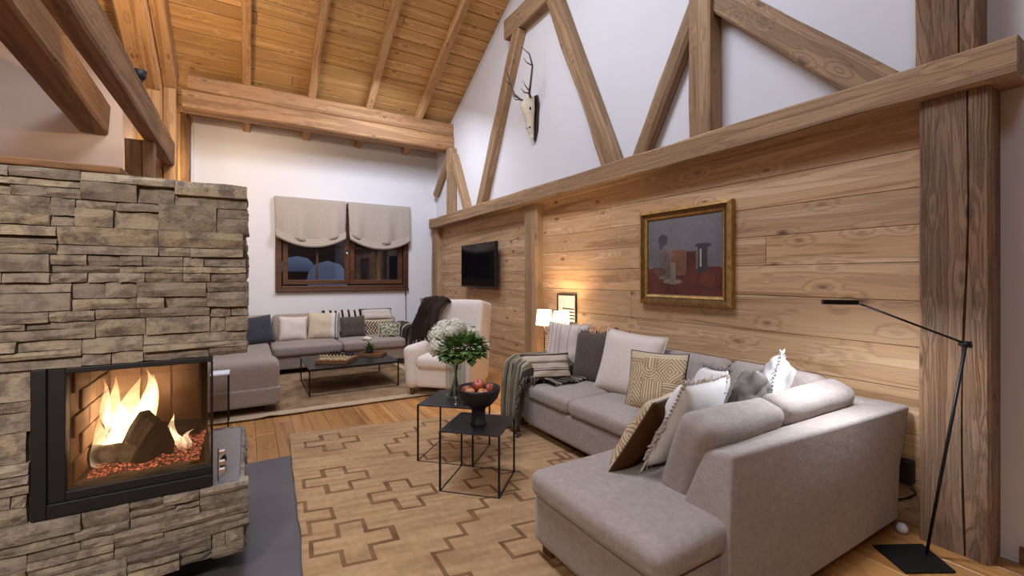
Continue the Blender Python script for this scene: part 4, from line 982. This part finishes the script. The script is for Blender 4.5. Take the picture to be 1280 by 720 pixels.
# ================================================================== ARMCHAIR
ac = thing('armchair', 'cream upholstered wing armchair with wooden feet facing the rugs', 'armchair', (2.30, 5.40, 0), R(-45))
softobj('seat_base', .62, .66, .26, 'cream_chair', ac, (0, -.06, .25), r=.03, n=8)
softobj('seat_cushion', .60, .64, .17, 'cream_chair', ac, (0, -.10, .43), r=.07, n=12, crown=.02)
for s in (-1, 1):
    softobj('arm', .17, .78, .54, 'cream_chair', ac, (s * .375, -.04, .37), (0, R(s * 5), 0), r=.08, n=12, wob=.004)
    softobj('wing', .10, .30, .70, 'cream_chair', ac, (s * .36, .31, .82), (R(-12), R(s * -2), R(s * -14)), r=.045, n=10)
    for b in (-.36, .34): MB().lathe([(.022, 0), (.034, .13)], 12).build('foot', 'footwood', ac, True, (s * .36, b, 0))
bk = softobj('backrest', .68, .20, .86, 'cream_chair', ac, (0, .36, .76), (R(-12), 0, 0), r=.08, n=14, wob=.004)
MB().tube([(-.31, -.108, .05), (-.1, -.112, .035), (.1, -.112, .035), (.31, -.108, .05)], .006, 6).build('seam', 'darkcush', bk, True)
ac.location.z = 0
pw = pillow('cream_cushion', 'cream cushion on the armchair behind the bouquet', .46, .40, .14, (2.33, 5.43, .70), 225, 20, 0, 'cream_chair', seed=15, piping='cream')
fu = thing('fur_throw', 'dark brown fur throw hanging over the left wing of the armchair', 'throw', (2.275, 5.79, .065), R(-45)); rfu = random.Random(6)
def furp(u, v):
    q = polyline([(-.13, -.16, .60), (-.11, -.13, .80), (-.06, -.08, 1.02), (0, .02, 1.17), (.04, .14, 1.12), (.05, .24, .80)], v)
    wd = .14 + .04 * math.sin(v * 5) + .02 * math.sin(v * 13); j = .02 * mnoise.noise(Vector((u * 6, v * 7, 2)))
    return (q.x + (u - .5) * wd * 2, q.y + j + .03 * math.cos((u - .5) * 5) - .03, q.z + j - .05 * abs(u - .5))
fb = sheet('pelt', furp, 24, 30, 'fur', fu, None, .03)
mb = MB()
for k in range(1500):
    u, v = rfu.random(), rfu.random(); p_ = Vector(furp(u, v)); d = Vector((rfu.uniform(-.5, .5), rfu.uniform(-1, .2), rfu.uniform(-.9, .1))).normalized() * rfu.uniform(.025, .055); s = Vector((rfu.uniform(-1, 1), rfu.uniform(-1, 1), 0)).normalized() * .005
    mb.add([p_ + s, p_ - s, p_ + d], [(0, 1, 2)])
o = mb.build('hair', 'fur', fu); o['kind'] = 'stuff'

# ================================================================== FAR CORNER: sofa, coffee table, frames
fs = thing('far_sofa', 'taupe L shaped sofa below the window', 'sofa')
B0, B1 = .10, .30
softobj('base', 2.85, 1.2, B1 - B0, 'sofa_far', fs, (1.05, 8.05, (B0 + B1) / 2), r=.02, n=8); softobj('base', .95, 2.0, B1 - B0, 'sofa_far', fs, (-.15, 6.48, (B0 + B1) / 2), r=.02, n=8)
for x0, x1, s in ((.33, 1.32, 1), (1.33, 2.36, 2)): softobj('seat_cushion', x1 - x0, .95, .16, 'sofa_far', fs, ((x0 + x1) / 2, 7.88, .375), r=.05, n=10, crown=.015, seed=s)
softobj('seat_cushion', .74, 1.55, .16, 'sofa_far', fs, (-.06, 6.70, .375), r=.05, n=10, crown=.015); softobj('seat_cushion', .74, .9, .16, 'sofa_far', fs, (-.06, 7.93, .375), r=.05, n=10)
for x0, x1, s in ((-.40, .36, 3), (.37, 1.32, 4), (1.33, 2.36, 5)): softobj('back_cushion', x1 - x0, .20, .46, 'sofa_far', fs, ((x0 + x1) / 2, 8.42, .64), (R(-10), 0, 0), r=.07, n=10, wob=.005, seed=s)
softobj('back_panel', 2.95, .16, .62, 'sofa_far', fs, (1.02, 8.62, .42), r=.04, n=8); softobj('back_panel', .16, 2.4, .52, 'sofa_far', fs, (-.55, 6.75, .36), r=.04, n=8)
softobj('arm', .94, .36, .50, 'sofa_far', fs, (-.15, 5.67, .35), r=.09, n=12); softobj('arm', .24, 1.15, .52, 'sofa_far', fs, (2.50, 8.03, .36), r=.08, n=10)
for a, b in ((.2, 5.6), (-.5, 5.6), (.4, 7.55), (2.5, 7.55), (2.5, 8.5), (-.5, 8.5)): box('foot', a - .035, a + .035, b - .035, b + .035, .012 if a < 2.4 and b < 7.7 else 0, B0 + .01, 'footwood', fs, .005)
pillow('slate_cushion', 'dark slate cushion at the left end of the far sofa', .50, .46, .15, (.13, 8.02, .66), 285, 16, 5, 'greycush', seed=21)
pillow('cream_cushion', 'plain cream cushion on the far sofa beside the slate cushion', .44, .42, .14, (.66, 8.10, .65), 268, 18, -2, 'cream', seed=22)
pillow('cream_cushion', 'cream cushion with grey striped edge in the middle of the far sofa', .52, .47, .15, (1.14, 8.12, .67), 262, 18, -2, print_=lambda u, v: lin('8b8078') if u > .8 and (u * 24) % 1 < .4 else lin('d3bfa3') if u < .72 else lin('dcd3ca'), n=36, seed=23)
pillow('brown_cushion', 'dark brown cushion on the far sofa right of the cream cushions', .42, .38, .13, (1.60, 8.05, .63), 262, 18, 3, 'darkcush', seed=24)
pillow('zigzag_cushion', 'black and cream lozenge patterned cushion near the arm of the far sofa', .54, .34, .13, (2.05, 8.02, .58), 262, 20, 0, print_=lambda u, v: lin('2c2621') if ((u * 10 + abs((v * 3) % 1 - .5) * 2) % 1 < .5 and .15 < v < .85) else lin('bda98a'), n=48, seed=25)
pillow('pale_cushion', 'pale bolster cushion lying on top of the lozenge cushion', .56, .24, .13, (2.05, 8.22, .82), 264, 35, 0, print_=lambda u, v: lin('3b3a40') if v > .84 else lin('cdbfb3'), n=30, seed=26)
pillow('fluffy_cushion', 'small green grey fluffy cushion by the throw on the far sofa', .34, .26, .13, (2.14, 7.72, .56), 250, 25, 0, print_=lambda u, v: lin('6e6c55') if mnoise.noise(Vector((u * 9, v * 9, 0))) > 0 else lin('b9b59c'), n=24, seed=27, fringe='cream')
t = thing('striped_throw', 'dark striped throw hanging over the arm of the far sofa', 'throw')
def ft(u, v):
    q = polyline([(2.34, 0, .40), (2.36, 0, .60), (2.44, 0, .665), (2.56, 0, .665), (2.655, 0, .58), (2.665, 0, .06)], v); return (q.x + .006 * math.sin(u * 22), 7.38 + u * .85, q.z + .006 * math.sin(u * 19))
sheet('cloth', ft, 50, 30, 'vcol', t, lambda u, v: TC[(3, 0, 3, 1, 2, 3, 4)[int(u * 13) % 7]], .014)
def ft2(u, v):
    q = polyline([(0, 7.37, .64), (0, 7.345, .50), (0, 7.335, .10)], v); return (2.385 + u * .24, q.y + .008 * math.sin(u * 20), q.z - .03 * (abs(u - .5) * 2) ** 3)
sheet('cloth_front', ft2, 24, 14, 'vcol', t, lambda u, v: TC[(0, 3, 1, 3, 2)[int(u * 9) % 5]], .012)
t = thing('back_throw', 'black and white fringed throw lying over the back of the far sofa', 'throw')
def bt(u, v):
    q = polyline([(0, 8.26, .52), (0, 8.30, .80), (0, 8.40, .895), (0, 8.52, .87)], v); return (1.15 + u * .72, q.y - .012, q.z + .008 * math.sin(u * 15) + .01)
sheet('cloth', bt, 40, 16, 'vcol', t, lambda u, v: lin('24211f') if (u * 7) % 1 < .35 or v > .86 else lin('c9bfb2'), .014)
ct = thing('coffee_table', 'low black wire frame coffee table on the patchwork rug', 'table', (1.22, 6.44, .0)); r = .008
box('table_top', -.56, .56, -.51, .51, .345, .362, 'table_black', ct, .002)
for a in (-1, 1):
    for b in (-1, 1): box('leg', a * .552 - r, a * .552 + r, b * .502 - r, b * .502 + r, .014, .345, 'black', ct, .001, 1)
    box('base_rail', -.544, .544, a * .502 - r, a * .502 + r, .014, .014 + 2 * r, 'black', ct, .001, 1); box('base_rail', a * .552 - r, a * .552 + r, -.494, .494, .014, .014 + 2 * r, 'black', ct, .001, 1)
cb = thing('chessboard', 'wooden box chessboard on the far coffee table', 'chessboard', (1.05, 6.32, .362), R(-32))
box('box_body', -.21, .21, -.20, .20, 0, .05, 'oakbox', cb, .004)
for i in range(8):
    for j in range(8): box('square', -.18 + i * .045 + .0005, -.135 + i * .045 - .0005, -.18 + j * .045 + .0005, -.135 + j * .045 - .0005, .05, .052, 'piece_l' if (i + j) % 2 else 'footwood', cb, 0)
pawn = [(.014, 0), (.014, .006), (.008, .012), (.006, .026), (.010, .029), (.009, .036), (.001, .042)]; king = [(.016, 0), (.016, .008), (.009, .014), (.007, .042), (.012, .046), (.010, .056), (.004, .060), (.004, .068), (.001, .072)]
pm = {}
for nm, pf_ in (('chess_pawn', pawn), ('chess_piece', king)):
    for cc, mt_ in (('dark', 'piece_d'), ('light', 'piece_l')):
        v, f = lathegeo(pf_, 10); me = bpy.data.meshes.new(nm); me.from_pydata(v, [], f); me.materials.append(M[mt_]); me.polygons.foreach_set('use_smooth', [True] * len(f)); pm[nm, cc] = me
cbm = Matrix.Translation((1.05, 6.32, .362)) @ Matrix.Rotation(R(-32), 4, 'Z')
for cc, rows in (('dark', (7, 6)), ('light', (0, 1))):
    for q, row in enumerate(rows):
        for i in range(8):
            nm = 'chess_piece' if q == 0 else 'chess_pawn'; o = bpy.data.objects.new(nm, pm[nm, cc]); COL.objects.link(o); o.location = cbm @ Vector((-.1575 + i * .045, -.1575 + row * .045, .052))
            tag(o, ('%s chess pawn, %s from the left in the %s pawn row' if q else 'tall %s chess piece, %s from the left in the %s back row') % (cc, ('first', 'second', 'third', 'fourth', 'fifth', 'sixth', 'seventh', 'eighth')[i], cc), 'chess piece', '%s chess %s' % (cc, 'pawns' if q else 'back row'))
t = thing('wooden_tray', 'small wooden tray beside the chessboard holding a plant pot', 'tray', (1.585, 6.56, .362), R(-30)); mb = MB(); mb.box(-.17, .17, -.12, .12, 0, .01); mb.box(-.17, .17, -.12, -.108, .01, .04); mb.box(-.17, .17, .108, .12, .01, .04); mb.box(-.17, -.158, -.108, .108, .01, .04); mb.box(.158, .17, -.108, .108, .01, .04); mb.build('tray_body', 'oakbox', t, bevel=.002)
t = thing('potted_flower', 'white flower in a small dark pot on the wooden tray', 'plant', (1.54, 6.57, .372)); MB().lathe([(.038, 0), (.044, .01), (.05, .10), (.044, .10), (.038, .085), (.002, .08)], 18).build('pot', 'bowl', t, True)
mb = MB(); rp = random.Random(3)
for k in range(34):
    a = rp.uniform(0, 6.28); e = rp.uniform(.2, 1.1); out = Vector((math.cos(a) * e, math.sin(a) * e, 1 - e * .5)).normalized(); c = Vector((0, 0, .085)); L = rp.uniform(.08, .14); sd = out.cross(Vector((0, 0, 1))).normalized() * .016
    mb.add([c, c + out * L * .5 + sd, c + out * L + Vector((0, 0, -.02)), c + out * L * .5 - sd], [(0, 1, 2, 3)])
o = mb.build('leaves', 'leaf', t); o['kind'] = 'stuff'
mb = MB(); mb.tube([(0, 0, .08), (-.02, 0, .18), (-.04, 0, .215)], .003, 5)
mb.build('stem', 'stem', t)
mb = MB()
for k in range(5):
    v, f = lathegeo([(.004, -.02), (.03, -.012), (.038, .004), (.024, .022), (.002, .026)], 10); mb.add([(p_[0] - .04 + .035 * math.cos(k * 1.3), p_[1] + .03 * math.sin(k * 1.3), p_[2] + .225 + .012 * (k % 2)) for p_ in v], f)
mb.build('bloom', 'petal', t, True)
t = thing('side_stand', 'small white topped stand with thin black legs before the far sofa', 'table', (-.225, 5.30, 0)); box('table_top', -.08, .08, -.11, .11, .53, .545, 'white_lacq', t, .003)
for a in (-1, 1):
    for b in (-1, 1): box('leg', a * .07 - .006, a * .07 + .006, b * .10 - .006, b * .10 + .006, .0, .53, 'black', t, .001, 1)
    box('base_rail', -.064, .064, a * .10 - .006, a * .10 + .006, 0, .012, 'black', t, .001, 1)
def lean_frame(label, x, z0, w, h, y):
    t = thing('picture_frame', label, 'picture', (x, y, z0)); mb = MB(); b = .025
    mb.box(-w / 2, w / 2, -.012, .012, 0, b); mb.box(-w / 2, w / 2, -.012, .012, h - b, h); mb.box(-w / 2, -w / 2 + b, -.012, .012, b, h - b); mb.box(w / 2 - b, w / 2, -.012, .012, b, h - b)
    mb.build('frame', 'steel', t, bevel=.003); box('print', -w / 2 + b, w / 2 - b, .0, .01, b, h - b, 'paper', t, 0); t.rotation_euler = (R(-5), 0, 0); return t
t = thing('sideboard', 'low white cabinet in the far corner behind the armchair', 'cabinet', (3.12, 8.66, 0)); box('body', -.20, .30, -.2, .2, .03, .36, 'white_lacq', t, .006); box('door', -.19, .04, -.215, -.2, .05, .34, 'white_lacq', t, .003); box('door', .05, .29, -.215, -.2, .05, .34, 'white_lacq', t, .003); box('plinth', -.19, .29, -.18, .18, 0, .03, 'white_lacq', t, 0)
lean_frame('slim metal framed print standing in the far corner by the sofa throw', 3.04, .362, .22, .40, 8.60)
lean_frame('larger metal framed print in the far corner behind the fur throw', 3.28, .362, .34, .70, 8.78)
